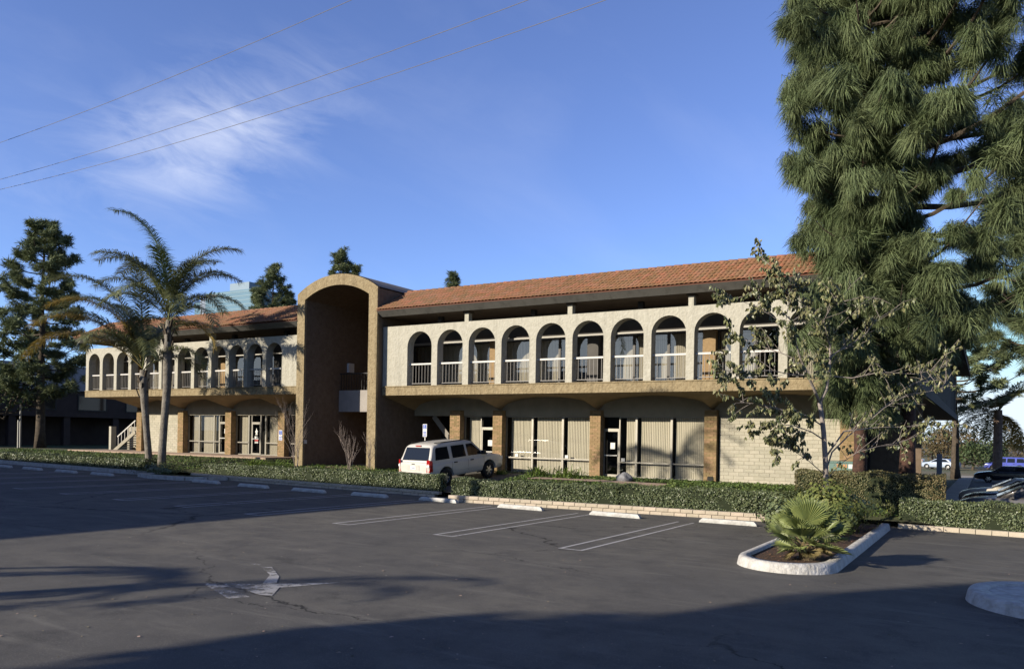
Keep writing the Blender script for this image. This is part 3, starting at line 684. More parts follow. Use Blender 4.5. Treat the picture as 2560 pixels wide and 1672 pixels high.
s2 = MB(); s2.bar((a.x + .5, 3.7, .95), (a.x + 3.0, 3.7, 2.38), .08, .25); s2.build('stringer', LINTEL, sta)
s3 = MB(); s3.bar((a.x + .9, 3.7, 2.0), (a.x + 3.0, 3.7, 3.2), .06, .08)
for k in range(6): x = a.x + 1.0 + k * .38; s3.bar((x, 3.7, 1.2 + k * .22), (x, 3.7, 2.05 + k * .217), .04)
s3.build('stair_railing', RAILM, sta)

# ------------------------------------------------------------------ vegetation
CR = Vector((math.cos(YAW), math.sin(YAW), 0)); CF = Vector((-math.sin(YAW), math.cos(YAW), 0))   # lateral / away directions used to pose branches
NEEDLE = mat('pine_needles', (0.125, 0.168, 0.075), 0.6, island=0.13, col2=(0.17, 0.205, 0.10), scale=0.9, spec=0.2, transl=0.16)
NEEDLE2 = mat('far_pine_needles', (0.13, 0.165, 0.078), 0.6, island=0.3, col2=(0.17, 0.20, 0.10), scale=0.6, spec=0.2, transl=0.1)
BARK = mat('red_pine_bark', (0.085, 0.042, 0.03), 0.95, col2=(0.035, 0.022, 0.018), scale=7, bump=2, bscale=9)
BARKG = mat('grey_bark', (0.30, 0.26, 0.23), 0.9, col2=(0.17, 0.145, 0.13), scale=8, bump=1, bscale=20)
BARKD = mat('dark_bark', (0.07, 0.055, 0.04), 0.95, var=0.35, scale=5, bump=1.5, bscale=10)
HEDGEL = mat('hedge_leaf', (0.108, 0.135, 0.062), 0.45, island=0.38, spec=0.4, transl=0.12)
HEDGEB = mat('box_hedge_leaf', (0.12, 0.13, 0.055), 0.6, island=0.35, col2=(0.16, 0.13, 0.06), scale=1.0, spec=0.3, transl=0.1)
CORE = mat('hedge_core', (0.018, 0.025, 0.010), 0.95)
SHRUBL = mat('shrub_leaf', (0.14, 0.165, 0.045), 0.5, island=0.35, spec=0.4, transl=0.2)
STRAP = mat('strap_leaf', (0.12, 0.18, 0.035), 0.45, island=0.3, spec=0.4, transl=0.2)
COVER = mat('ground_cover_leaf', (0.10, 0.15, 0.04), 0.6, island=0.35, transl=0.15)

def mop(n, L, spread, droop, w, seed, stem=.25):
    """a tuft of needles: out from the twig, then bending down by `droop`"""
    r = np.random.RandomState(seed); V = np.zeros((n, 7, 3)); dn = np.array([0, 0, -1.0])
    ph = r.uniform(0, 2 * np.pi, n); up = r.uniform(-.3, 1.0, n); q = np.sqrt(np.clip(1 - up * up * .8, .05, 1))
    def unit(x): return x / (np.linalg.norm(x, axis=1)[:, None] + 1e-9)
    d = unit(np.stack([np.cos(ph) * q * spread, np.sin(ph) * q * spread, up * (1 - droop * .4)], 1))
    root = np.stack([r.normal(0, .07, n), r.normal(0, .07, n), r.uniform(-stem, .05, n)], 1); l = L * r.uniform(.7, 1.12, n)[:, None]
    dr = droop * r.uniform(.8, 1.1, n)[:, None]
    p1 = root + d * l * .38; d2 = unit(d * (1 - dr * .75) + dn * dr * 1.0); p2 = p1 + d2 * l * .62
    sd = unit(np.stack([-np.sin(ph), np.cos(ph), np.zeros(n)], 1) + r.normal(0, .45, (n, 3))) * w
    V = np.stack([root, p1 - sd, p1 + sd, p2], 1)
    F = (np.array([[0, 2, 1], [1, 2, 3]])[None] + 4 * np.arange(n)[:, None, None]).reshape(-1, 3)
    return V.reshape(-1, 3), F
def scatter(temps, P, S, tilt=.25, seed=3):
    """temps: list of (V,F); P positions (n,3); S scales (n)"""
    r = np.random.RandomState(seed); Vs = []; Fs = []; o = 0
    k = r.randint(0, len(temps), len(P)); yaw = r.uniform(0, 2 * np.pi, len(P)); tx = r.normal(0, tilt, len(P)); ty = r.normal(0, tilt, len(P))
    for i in range(len(P)):
        V, F = temps[k[i]]; c, s = math.cos(yaw[i]), math.sin(yaw[i])
        Rz = np.array([[c, -s, 0], [s, c, 0], [0, 0, 1]]); Rx = np.array([[1, 0, tx[i]], [0, 1, ty[i]], [-tx[i], -ty[i], 1]])
        Vs.append((V * S[i]) @ (Rx @ Rz).T + P[i]); Fs.append(F + o); o += len(V)
    return np.concatenate(Vs), np.concatenate(Fs)
MOPD = [mop(280, .56, .80, .80, .0085, s, .32) for s in (1, 2, 3)]       # drooping tufts
MOPS = [mop(190, .52, .92, .52, .010, s, .32) for s in (4, 5)]      # stiffer tufts
MOPF = [mop(70, .46, 1.0, .25, .029, s, .25) for s in (6, 7)]       # coarse tufts for far trees
def pine(name, label, base, H, prof, nl, per, temps, m, r0, bark, seed, lean=(0, 0), bias=None, zmin=3.0, sc=(.8, 1.25), group=None, limb_up=.12, gap=None, spread_f=.62, sidek=.16, clump=(3, 4, 5)):
    """prof: list of (z, radius) above base; limbs carry needle tufts near their ends"""
    rr = random.Random(seed); base = Vector(base); t = thing(name, label, 'tree', base, group)
    def axis(z): k = z / H; return base + Vector((lean[0] * k, lean[1] * k, z))
    def rad(z):
        for (a, ra), (b, rb) in zip(prof, prof[1:]):
            if a <= z <= b: return ra + (rb - ra) * (z - a) / (b - a)
        return prof[-1][1]
    n = 12; MB().tube([axis(H * .97 * i / n) + Vector((rr.uniform(-.06, .06), rr.uniform(-.06, .06), 0)) for i in range(n + 1)], [r0 * (1.25 if i == 0 else 1) * (1 - .93 * i / n) + .015 for i in range(n + 1)], 10).build('trunk', bark, t, smooth=True)
    br = MB(); P = []; S = []
    for i in range(nl):
        z = zmin + (H - zmin) * ((i + rr.random()) / nl) ** .95; az = i * 2.39996 + rr.uniform(-.5, .5)
        L = rad(z) * rr.uniform(.62, 1.05)
        if bias: L *= 1 + bias[2] * (math.cos(az) * bias[0] + math.sin(az) * bias[1])
        if gap and gap(z, az): continue
        o = axis(z); d = Vector((math.cos(az), math.sin(az), 0)); pts = []
        rise = limb_up + .25 * (z / H)
        for k in range(6):
            f = k / 5; pts.append(o + d * L * f + Vector((rr.uniform(-.1, .1) * f, rr.uniform(-.1, .1) * f, L * (rise * f - .10 * math.sin(f * math.pi) + .10 * f * f))))
        br.tube(pts, [max(.012, (.03 + L * .013) * (1 - .8 * k / 5)) for k in range(6)], 5, cap=False)
        m_ = max(3, int(per * (.5 + L / 4))); fs = []
        while len(fs) < m_:   # tufts sit in clumps along the limb
            fc = 1 - (rr.random() ** 1.4) * spread_f; lat = rr.gauss(0, 1)
            for _ in range(rr.choice(clump)): fs.append((min(1, max(.1, fc + rr.gauss(0, .05))), lat))
        for f, lat in fs[:m_]:
            q = f * 5; a = min(4, int(q)); p = pts[a].lerp(pts[a + 1], q - a)
            side = Vector((-d.y, d.x, 0)) * (lat * (sidek * L + .10) * (1.15 - .5 * f) + rr.gauss(0, .17)); P.append(p + side + Vector((rr.gauss(0, .1), rr.gauss(0, .1), rr.uniform(-.18, .24)))); S.append(rr.uniform(*sc))
    br.build('branches', BARKD, t)
    V, F = scatter(temps, np.array([tuple(p) for p in P]), S, .25, seed); bulk('crown', V, F, m, t); return t

# the two big drooping pines before the right end of the building, and a third past its corner
pine('tall_pine', 'very tall pine with long drooping needles in front of the right wing', (-3.87, -1.2, .45), 23, [(2.6, .6), (3.3, 1.6), (5.0, 2.2), (6.2, 2.9), (7.0, 2.6), (8.0, 1.9), (9.3, 2.2), (10.4, 3.2), (12, 3.7), (14, 3.2), (15.6, 3.9), (18, 3.2), (20, 2.6), (23, .4)], 112, 10, MOPD, NEEDLE, .22, BARK, 21, zmin=2.8, spread_f=.62, sidek=.14, sc=(.85, 1.4))
pine('tall_pine', 'dense dark tall pine rising beside the corner of the building', (-2.45, -.3, .4), 24, [(4.6, 1.5), (6, 3.2), (9, 4.8), (13, 5.7), (15.2, 5.2), (16.5, 4.2), (19, 3.3), (22, 2.2), (24, .4)], 104, 9, MOPD + MOPS, NEEDLE, .25, BARK, 33, bias=(CR.x, CR.y, .3), zmin=4.8, limb_up=.18, spread_f=.62, sidek=.14, sc=(.85, 1.45))
pine('tall_pine', 'broad pine with upturned tips rising from the side lot at the right edge', (2.9, 26.5, -.5), 24.5, [(7.5, 2.0), (10, 5.0), (14, 6.0), (18, 5.0), (22, 3.0), (24.5, .5)], 78, 8, MOPS, NEEDLE, .32, BARKD, 47, zmin=8.0, limb_up=.3, sc=(1.2, 1.8))
p = on_z(2390, 1190, -.4)
pine('leaning_pine', 'dark trunked pine beside the far walkway past the building', (p.x, p.y, lotz(p.x, p.y)), 15, [(6, 1.0), (7.5, 4.2), (9.5, 4.6), (12, 3.4), (15, .6)], 46, 9, MOPF, NEEDLE2, .36, BARKD, 51, bias=(CR.x, CR.y, .45), zmin=6.2, sc=(.9, 1.5), lean=(-.5, 0))
# pine at the far left
p = on_z(100, 1121, .95)
pine('garden_pine', 'tall open branched pine standing left of the building', (p.x, p.y, .9), 17.4, [(3.8, 1.5), (5, 4.0), (7.5, 3.9), (10, 3.6), (12.5, 3.1), (14.5, 2.6), (16.4, 1.4), (17.4, 1.1)], 60, 17, MOPF, NEEDLE2, .36, BARKD, 61, zmin=4.0, sc=(.7, 1.25), limb_up=.02)
# conifer tops behind the roof
for u, v0, d, H, rw, lb in ((684, 664, 75, 1, 1.75, 'pointed conifer top behind the left roof beside the blue tower'), (645, 722, 82, 1, 1.0, 'small conifer top between blue tower and pointed conifer'), (726, 735, 78, 1, .9, 'low conifer top against the left edge of the entrance tower'), (851, 628, 70, 1, 1.6, 'round headed conifer behind the entrance tower'), (887, 664, 72, 1, .6, 'thin conifer top right of the round headed conifer'), (1134, 684, 85, 1, 1.1, 'single small conifer top behind the right roof ridge')):
    r = ray(u, v0); k = d / math.hypot(r.x, r.y); q = CAM + r * k; h = q.z - .5
    pine('conifer', lb, (q.x, q.y, .5), h, [(h - 9, rw * 1.5), (h - 4, rw * 1.05), (h - 1.5, rw * .6), (h, .25)], 46, 12, MOPF, NEEDLE2, .25, BARKD, int(u), zmin=h - 9, sc=(.6, 1.0), limb_up=.3)

# ---- leaf cards
def leaf_cards(P, Nrm, size, seed, rnd_n=.6, asp=.55):
    r = np.random.RandomState(seed); n = len(P)
    N_ = Nrm + r.normal(0, rnd_n, (n, 3)); N_ /= np.linalg.norm(N_, axis=1)[:, None]
    a = np.cross(N_, r.normal(0, 1, (n, 3))); a /= np.linalg.norm(a, axis=1)[:, None]; b = np.cross(N_, a)
    s = size * r.uniform(.65, 1.25, n)[:, None]
    V = np.stack([P - a * s * .5, P + b * s * asp * .5 + N_ * s * .08, P + a * s * .5, P - b * s * asp * .5 + N_ * s * .08], 1).reshape(-1, 3)
    return V, (np.array([[0, 1, 2, 3]]) + 4 * np.arange(n)[:, None])
def hedge(label, pts, depth, zt, zbf, leaf, dens, m, seed, round_=.08, group='hedges'):
    """pts: front edge in plan; zt top level; zbf(x,y) ground"""
    r = np.random.RandomState(seed); t = thing('hedge', label, 'hedge', (pts[0][0], pts[0][1], zbf(*pts[0])), group); Ps = []; Ns = []; core = MB()
    for (x0, y0), (x1, y1) in zip(pts, pts[1:]):
        L = math.hypot(x1 - x0, y1 - y0); d = np.array([(x1 - x0) / L, (y1 - y0) / L]); nrm = np.array([-d[1], d[0]])   # towards the back
        zb = min(zbf(x0, y0), zbf(x1, y1)); h = zt - zb
        def pos(s, w, z): return np.stack([x0 + d[0] * s + nrm[0] * w, y0 + d[1] * s + nrm[1] * w, z], 1)
        for face, area in (('f', L * h), ('t', L * depth), ('b', L * h * .4), ('e0', depth * h), ('e1', depth * h)):
            n = int(area * dens); s = r.uniform(0, L, n); z = zb + h * r.uniform(0, 1, n); w = r.uniform(0, depth, n); inn = np.abs(r.normal(0, .045, n)); bulge = .05 * np.sin(s * 2.1 + seed) + .035 * np.sin(s * 5.3) + .03 * np.sin(z * 9 + s * 3)
            if face == 'f': q = pos(s, inn + bulge, z); nn = np.tile([-nrm[0], -nrm[1], .35], (n, 1))
            elif face == 'b': q = pos(s, depth - inn, z); nn = np.tile([nrm[0], nrm[1], .3], (n, 1))
            elif face == 't': q = pos(s, w, zt - inn + bulge * .8); nn = np.tile([0, 0, 1.], (n, 1))
            elif face == 'e0': q = pos(inn, w, z); nn = np.tile([-d[0], -d[1], .3], (n, 1))
            else: q = pos(L - inn, w, z); nn = np.tile([d[0], d[1], .3], (n, 1))
            # soften the top edges
            q[:, 2] -= round_ * np.clip(1 - np.minimum(w if face in 'te0e1' else np.zeros(n) + .12, depth) / .15, 0, 1) * (face == 't')
            Ps.append(q); Ns.append(nn)
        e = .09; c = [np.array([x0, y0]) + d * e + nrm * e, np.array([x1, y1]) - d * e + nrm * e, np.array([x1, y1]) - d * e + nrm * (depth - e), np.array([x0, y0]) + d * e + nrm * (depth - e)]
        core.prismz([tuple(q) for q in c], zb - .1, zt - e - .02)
    V, F = leaf_cards(np.concatenate(Ps), np.concatenate(Ns), leaf, seed)
    bulk('foliage', V, F, m, t); core.build('dark_core', CORE, t); return t  # solid dark box fills the hedge, its inner shade put into the colour
bz = lambda x, y: lotz(x, y) + .12
hedge('long clipped hedge behind the bay stops left of the parked car', [(-34.6, -4.72), (-27, -4.66), (-19.75, -4.7)], .66, .88, bz, .068, 900, HEDGEL, 5)
hedge('far left clipped hedge along the white kerb under the palms', [(-66, -5.5), (-52, -5.5), (-38.4, -5.45)], 1.1, .97, bz, .10, 330, HEDGEL, 6)
hedge('clipped hedge on the cream block edging before the office windows', [(-18.1, -6.12), (-11.5, -5.02), (-4.6, -3.92)], .95, .83, bz, .068, 950, HEDGEL, 7)
hedge('low clipped hedge at the right edge behind the planter island', [(-2.45, -2.85), (5.5, -2.75)], 1.0, .72, bz, .068, 950, HEDGEL, 8)
hedge('tall boxy browning hedge at the foot of the pines', [(-5.95, -1.95), (-1.15, -1.75)], 1.5, 1.52, lambda x, y: .15, .06, 900, HEDGEB, 9, .2)

# strap-leaved clumps by the wall
def strap_clump(label, x, y, n, R, h, seed, group='strap leaved clumps along the wall'):
    r = random.Random(seed); z = gz(x, y) - .02; t = MB()
    for i in range(n):
        a = r.uniform(0, 6.283); e = r.uniform(.5, 1.35); L = h * r.uniform(.8, 1.5); d = Vector((math.cos(a), math.sin(a), 0)); s = Vector((-d.y, d.x, 0)) * r.uniform(.014, .022)
        p = Vector((x + r.gauss(0, R * .4), y + r.gauss(0, R * .3), z)); q = p.copy(); pts = [q.copy()]; el = e
        for k in range(3): q = q + (d * math.cos(el) + Vector((0, 0, math.sin(el)))) * L / 3; el -= r.uniform(.45, .75); pts.append(q.copy())
        V = []
        for k, w in enumerate((1, 1.2, .9)): V += [pts[k] - s * w, pts[k] + s * w]
        V.append(pts[3]); t.add(V, [(0, 1, 3, 2), (2, 3, 5, 4), (4, 5, 6)])
    tag(t.build('strap_plant', STRAP), label, 'plant', group)
def groundpos(u, v, it=8):
    q = on_z(u, v, .5)
    for _ in range(it): q = on_z(u, v, gz(q.x, q.y))
    return q
for i, (u, y, n, R, h, lb) in enumerate(((640, -2.3, 170, .75, .78, 'wide green strap leaved clump left of the entrance arch'), (690, -2.2, 170, .75, .78, 'strap leaved clump at the foot of the left tower leg'), (848, -2.9, 130, .7, .62, 'strap leaved clump in front of the entrance opening'), (915, -2.6, 160, .8, .70, 'strap leaved clump at the foot of the right tower leg'), (1252, 1.4, 60, .4, .42, 'small strap leaved clump just right of the parked car'), (1345, .6, 140, .65, .72, 'tall strap leaved clump below the first wide window'), (1420, .5, 160, .75, .72, 'bushy strap leaved clump below the middle window pane'), (1568, .6, 60, .35, .4, 'strap leaved tuft behind the grey boulder'), (796, -.9, 60, .45, .35, 'low strap leaved tuft in the shade of the arch'))):
    q = on_y(u, 1150, y); strap_clump(lb, q.x, y, n, R, h, 70 + i)
# ground cover
n = 42000; P = np.zeros((n, 3)); k = 0
while k < n:
    x = nrs.uniform(-60, -1.6); y = nrs.uniform(-5.5, 2.4)
    if y < bed_front(x) + .5: continue
    if -23.7 < x < -18.4 and y < 2: continue
    if x < -35 and y > -.7: continue
    if -17.6 < x < -11.2 and -1.2 < y < -.05: continue
    if x > -19 or nrs.rand() < .5: P[k] = (x, y, gz(x, y) + nrs.uniform(0, .09)); k += 1
V, F = leaf_cards(P, np.tile([0, 0, 1.], (n, 1)), .11, 4, .5); o = bulk('ground_cover', V, F, COVER); tag(o, 'low green ground cover between hedge and building wall', 'ground cover', kind='stuff')

# ---- feather palms
FRONDG = mat('palm_frond', (0.145, 0.16, 0.065), 0.42, island=0.25, spec=0.5, transl=0.22)
FRONDY = mat('yellow_frond', (0.27, 0.20, 0.045), 0.5, island=0.3, spec=0.4, transl=0.25)
FRONDL = mat('new_frond', (0.12, 0.155, 0.045), 0.4, island=0.2, spec=0.5, transl=0.25)
PTRUNK = mat('palm_trunk', (0.22, 0.20, 0.17), 0.9, col2=(0.12, 0.105, 0.085), scale=4, bump=1.5, bscale=12)
def frond(base, d, e0, L, bend, nleaf, ll, m, parent, seed, w=.022, droop=.6, name='frond', vee=.5):
    r = np.random.RandomState(seed); base = np.array(base); d = np.array(d) / np.linalg.norm(d); NS = 14; pts = [base]; el = e0
    for i in range(NS):
        pts.append(pts[-1] + (d * math.cos(el) + np.array([0, 0, math.sin(el)])) * (L / NS)); el -= bend / NS * (0.4 + 1.2 * i / NS)
    pts = np.array(pts); side0 = np.array([-d[1], d[0], 0]); V = []; F = []
    def strip(a, b, c, sd):
        o = len(V); V.extend([a - sd * .6, a + sd * .6, b - sd, b + sd, c]); F.extend([(o, o + 1, o + 2), (o + 1, o + 3, o + 2), (o + 2, o + 3, o + 4)])
    for i in range(NS):
        rw = .03 * (1 - i / NS) + .008; o = len(V); t = pts[i + 1] - pts[i]; up = np.cross(side0, t); up /= np.linalg.norm(up) + 1e-9
        V.extend([pts[i] - side0 * rw, pts[i] + side0 * rw, pts[i + 1] - side0 * rw * .9, pts[i + 1] + side0 * rw * .9, pts[i] + up * rw, pts[i + 1] + up * rw]); F.extend([(o, o + 1, o + 2), (o + 1, o + 3, o + 2), (o, o + 2, o + 4), (o + 2, o + 5, o + 4), (o + 1, o + 4, o + 3), (o + 4, o + 5, o + 3)])
    for k in range(nleaf):
        f = .16 + .83 * (k + r.rand()) / nleaf; q = f * NS; i = min(NS - 1, int(q)); p = pts[i] + (pts[i + 1] - pts[i]) * (q - i); t = pts[i + 1] - pts[i]; t /= np.linalg.norm(t); up = np.cross(side0, t); up /= np.linalg.norm(up); up *= 1 if up[2] > 0 else -1
        for sg in (-1, 1):
            l = ll * (1 - .55 * abs(f - .45) * 1.5) * r.uniform(.8, 1.15); dd = side0 * sg * r.uniform(.7, 1.0) + t * r.uniform(.45, .85) + up * r.uniform(-.15, vee); dd /= np.linalg.norm(dd)
            b = p + dd * l * .5; d2 = dd * (1 - droop * .6) + np.array([0, 0, -1]) * droop * r.uniform(.5, 1.1); d2 /= np.linalg.norm(d2); c = b + d2 * l * .5; sd = np.cross(dd, up + r.normal(0, .25, 3)); sd = sd / (np.linalg.norm(sd) + 1e-9) * w; strip(p, b, c, sd)
    return bulk(name, np.array(V), np.array(F), m, parent)
def camdir(deg, away=0.0):
    v = CR * math.cos(R_(deg)) + CF * (math.sin(R_(deg))); return (v.x, v.y, 0)
def queen_palm(label, base, pts, rads, fronds, seed):
    t = thing('queen_palm', label, 'palm tree', base, 'slender palms at the lot edge'); tr = MB(); tr.tube(pts, rads, 12); tr.build('trunk', PTRUNK, t, smooth=True)
    rg = MB()
    for i in range(26):
        f = i / 26 * .8; q = f * (len(pts) - 1); a = int(q); p = Vector(pts[a]).lerp(Vector(pts[a + 1]), q - a); rr_ = rads[a] + (rads[a + 1] - rads[a]) * (q - a); rg.tube([p, p + Vector((0, 0, .035))], [rr_ * 1.03, rr_ * 1.03], 12, cap=False)
    rg.build('trunk_ring', PTRUNK, t); top = Vector(pts[-1]); bs = MB()
    for i in range(9):
        a = i * 2.4; d = Vector((math.cos(a), math.sin(a), 0)); z0 = top - Vector((0, 0, .5 + .14 * i)); bs.bar(z0 + d * .14, z0 + d * .32 + Vector((0, 0, .5)), .12, .05)
    bs.build('leaf_bases', BARKD, t)
    for i, (az, e0, L, bend, m, dz) in enumerate(fronds):
        frond(top + Vector((0, 0, dz)), camdir(az), e0, L, bend, int(36 * L), 1.0, m, t, seed * 50 + i, w=.0155)
    return t
def up_at(u, v, Y):   # point at distance Y along the view axis
    r = ray(u, v); return CAM + r * Y
YP = 42.6
tp = [up_at(u, v, YP) for u, v in ((403, 1190), (406, 1120), (411, 1050), (417, 980), (419, 920), (419, 860), (421, 800))]
G, Y_, N_ = FRONDG, FRONDY, FRONDL
queen_palm('taller right hand palm of the pair, feather crown and leaning grey trunk', tp[0], tp, [.24, .20, .19, .21, .24, .20, .12], [
    (165, 1.56, 7.4, 1.7, N_, .5), (150, 1.28, 5.8, 2.2, G, .3), (178, 1.32, 5.6, 2.0, G, .2), (10, 1.42, 5.8, 1.9, G, .3), (-15, 1.15, 4.7, 1.9, G, .2), (2, .80, 4.6, 1.9, G, 0), (35, 1.2, 5.0, 1.9, G, .2), (185, 1.1, 4.8, 2.1, G, .1), (320, 1.2, 5.0, 1.9, G, .2), (225, 1.25, 5.2, 1.9, G, .3), (-30, .55, 4.2, 1.9, G, -.1), (25, .30, 3.0, 2.2, Y_, -.3), (200, .9, 4.0, 2.2, G, 0), (160, .45, 3.4, 2.2, G, -.2), (60, .95, 4.4, 2.2, G, .1), (110, .7, 4.2, 2.3, G, 0), (250, .9, 4.3, 2.2, G, .1), (300, .75, 4.3, 2.2, G, 0), (280, 1.3, 4.8, 1.7, N_, .3), (60, 1.35, 5.0, 1.6, N_, .4)], 3)
tp = [up_at(u, v, YP + .5) for u, v in ((374, 1190), (371, 1130), (366, 1070), (362, 1010), (359, 960), (357, 925))]
queen_palm('shorter left hand palm of the pair with yellowing lower fronds', tp[0], tp, [.22, .18, .17, .20, .24, .15], [
    (130, 1.5, 6.6, .9, G, .5), (215, 1.1, 6.0, 2.0, G, .2), (100, 1.1, 5.4, 1.9, G, .2), (155, .9, 5.6, 2.0, G, .1), (175, 1.38, 8.2, 2.1, G, .4), (165, 1.25, 7.4, 2.1, G, .3), (190, 1.0, 6.8, 2.0, Y_, .2), (176, .72, 7.6, 1.9, Y_, .1), (200, 1.3, 6.4, 2.2, Y_, .3), (30, 1.2, 5.0, 1.9, G, .2), (-10, .8, 4.4, 2.2, G, 0), (50, .7, 4.2, 2.3, G, 0), (120, .9, 4.6, 2.2, G, .1), (250, .95, 4.6, 2.0, G, .1), (300, .85, 4.4, 2.2, G, .1), (140, 1.25, 5.4, 1.5, N_, .4), (70, 1.2, 5.0, 1.7, G, .3)], 4)
# small shrub at the palms' feet
def leaf_ball(name, label, cat, c, rx, ry, rz, n, leaf, m, seed, group=None, stem=True):
    r = np.random.RandomState(seed); t = thing(name, label, cat, (c[0], c[1], c[2] - rz), group)
    d = r.normal(0, 1, (n, 3)); d /= np.linalg.norm(d, axis=1)[:, None]; lump = 1 + .16 * np.sin(d[:, 0] * 6 + seed) + .14 * np.sin(d[:, 1] * 7) + .12 * np.sin(d[:, 2] * 8 + 1)
    P = d * (np.array([rx, ry, rz]) * (r.uniform(.55, 1.05, n) * lump)[:, None]) + np.array(c); P[:, 2] = np.maximum(P[:, 2], c[2] - rz * .9)
    V, F = leaf_cards(P, d, leaf, seed); bulk('foliage', V, F, m, t)
    if stem:
        b = MB(); rr_ = random.Random(seed)
        for i in range(12): a = rr_.uniform(0, 6.28); b.tube([(c[0], c[1], c[2] - rz - .05), (c[0] + rx * .5 * math.cos(a), c[1] + ry * .5 * math.sin(a), c[2] + rr_.uniform(-.2, .5) * rz)], [.02, .008], 5)
        b.build('stems', BARKD, t)
    return t
q = up_at(395, 1176, 41.5)
leaf_ball('shrub', 'dark low shrub at the foot of the two palms', 'shrub', (q.x, q.y, .45), 1.7, .7, .42, 1800, .12, HEDGEL, 12)

# ---- sparse ornamental tree on the island
TREEL = mat('pear_leaf', (0.15, 0.18, 0.078), 0.45, island=0.5, col2=(0.20, 0.19, 0.095), scale=3, spec=0.4, transl=0.2)
def pear_tree():
    Y0 = 25.1; t = thing('ornamental_tree', 'slim half bare ornamental tree with sparse curled leaves on the planter island', 'tree', tuple(up_at(2066, 1300, Y0))); br = MB(); tips = []; rr = random.Random(5)
    def limb(px, r0, r1, dj=0.0, n=7):
        pts = [up_at(u, v, Y0 + dj * i / max(1, len(px) - 1)) for i, (u, v) in enumerate(px)]; k = len(pts)
        br.tube(pts, [r0 + (r1 - r0) * i / (k - 1) for i in range(k)], n); return pts
    tr = MB(); P0 = [up_at(u, v, Y0) for u, v in ((2067, 1330), (2066, 1240), (2064, 1160), (2059, 1080), (2053, 1030), (2049, 1005))]; tr.tube(P0, [.095, .085, .08, .075, .072, .075], 10); tr.build('trunk', BARKG, t, smooth=True)
    main = [([(2049, 1007), (2034, 970), (2018, 935), (2004, 905), (1996, 880), (1985, 840), (1972, 790)], .05, .016, -1.0), ([(2050, 1007), (2066, 975), (2072, 935), (2076, 895), (2074, 860), (2062, 835), (2040, 825)], .055, .012, .4), ([(2074, 895), (2092, 880), (2125, 862), (2160, 840), (2190, 800), (2240, 770)], .028, .007, 1.2),
            ([(2066, 1140), (2110, 1078), (2160, 1072), (2200, 1068), (2290, 1066), (2390, 1060)], .03, .006, .8), ([(2064, 1180), (2080, 1130), (2120, 1090), (2170, 1050), (2230, 1000), (2280, 960), (2330, 940)], .028, .006, 1.4), ([(2076, 940), (2130, 945), (2200, 930), (2290, 935), (2370, 915)], .022, .005, -.6), ([(2170, 1055), (2210, 1020), (2270, 985), (2350, 975), (2375, 940)], .014, .004, .9),
            ([(2060, 1100), (2030, 1080), (1990, 1065), (1950, 1060), (1905, 1068)], .022, .006, -1.2), ([(2057, 1065), (2020, 1040), (1960, 1025), (1900, 1010), (1850, 1005)], .024, .005, -.8), ([(2020, 940), (1975, 935), (1920, 925), (1860, 935), (1810, 925)], .02, .005, -1.4), ([(2004, 905), (1960, 885), (1915, 870), (1870, 850), (1840, 850)], .018, .005, .8),
            ([(1988, 850), (1965, 800), (1975, 740), (1955, 690), (1905, 645)], .014, .004, .3), ([(1985, 845), (1945, 800), (1900, 770), (1850, 752), (1822, 745)], .013, .004, -.5), ([(2062, 835), (2030, 790), (2010, 760), (1975, 720)], .012, .004, 1.0), ([(2074, 870), (2060, 800), (2080, 760), (2150, 745), (2200, 740)], .012, .004, -.9), ([(2066, 1190), (2020, 1150), (1975, 1120), (1940, 1112)], .016, .004, -.7), ([(2066, 1200), (2100, 1160), (2150, 1125), (2220, 1110), (2260, 1105)], .014, .004, .4)]
    L = []
    for px, r0, r1, dj in main:
        pts = limb(px, r0, r1, dj); L.append((pts, r0))
        for k in range(20):
            f = rr.uniform(.22, 1.0) * (len(pts) - 1); a = min(len(pts) - 2, int(f)); p = pts[a].lerp(pts[a + 1], f - a); d = (pts[a + 1] - pts[a]).normalized()
            dv = (d * .7 + Vector((rr.gauss(0, .7), rr.gauss(0, .7), rr.gauss(.25, .6)))).normalized(); ln = rr.uniform(.35, 1.1); q = p + dv * ln * .5 + Vector((0, 0, .03)); e = q + (dv + Vector((0, 0, rr.uniform(-.5, .3)))).normalized() * ln * .5
            br.tube([p, q, e], [.010, .008, .005], 4, cap=False)
            if rr.random() < .4:
                dv2 = (dv + Vector((rr.gauss(0, .8), rr.gauss(0, .8), rr.gauss(0, .6)))).normalized(); e2 = q + dv2 * ln * .4; br.tube([q, e2], [.005, .003], 4, cap=False); tips.append((q, e2))
            tips.append((q, e))
    br.build('branches', BARKG, t, smooth=True)
    V = []; F = []
    leaves = MB(); cxp = up_at(2050, 950, Y0)
    for p, e in tips:
        left = (e - cxp).dot(CR); n = rr.choice((8, 10, 13, 18)) if left < .3 else rr.choice((2, 3, 4, 6, 8))
        for k in range(n):
            o = p.lerp(e, rr.uniform(.0, 1.05)) + Vector((rr.gauss(0, .04), rr.gauss(0, .04), rr.gauss(0, .03))); s = rr.uniform(.11, .175); dn = Vector((rr.gauss(0, .45), rr.gauss(0, .45), -1)).normalized(); sd = dn.cross(Vector((rr.gauss(0, 1), rr.gauss(0, 1), rr.gauss(0, .3)))).normalized() * s * .36; nn = dn.cross(sd).normalized() * s * .18
            leaves.add([o, o + dn * s * .5 - sd + nn, o + dn * s * .5 + nn * -1.2, o + dn * s * .5 + sd + nn, o + dn * s * 1.15 + nn * .5], [(0, 1, 2), (0, 2, 3), (1, 4, 2), (2, 4, 3)])
    leaves.build('leaves', TREEL, t)
pear_tree()
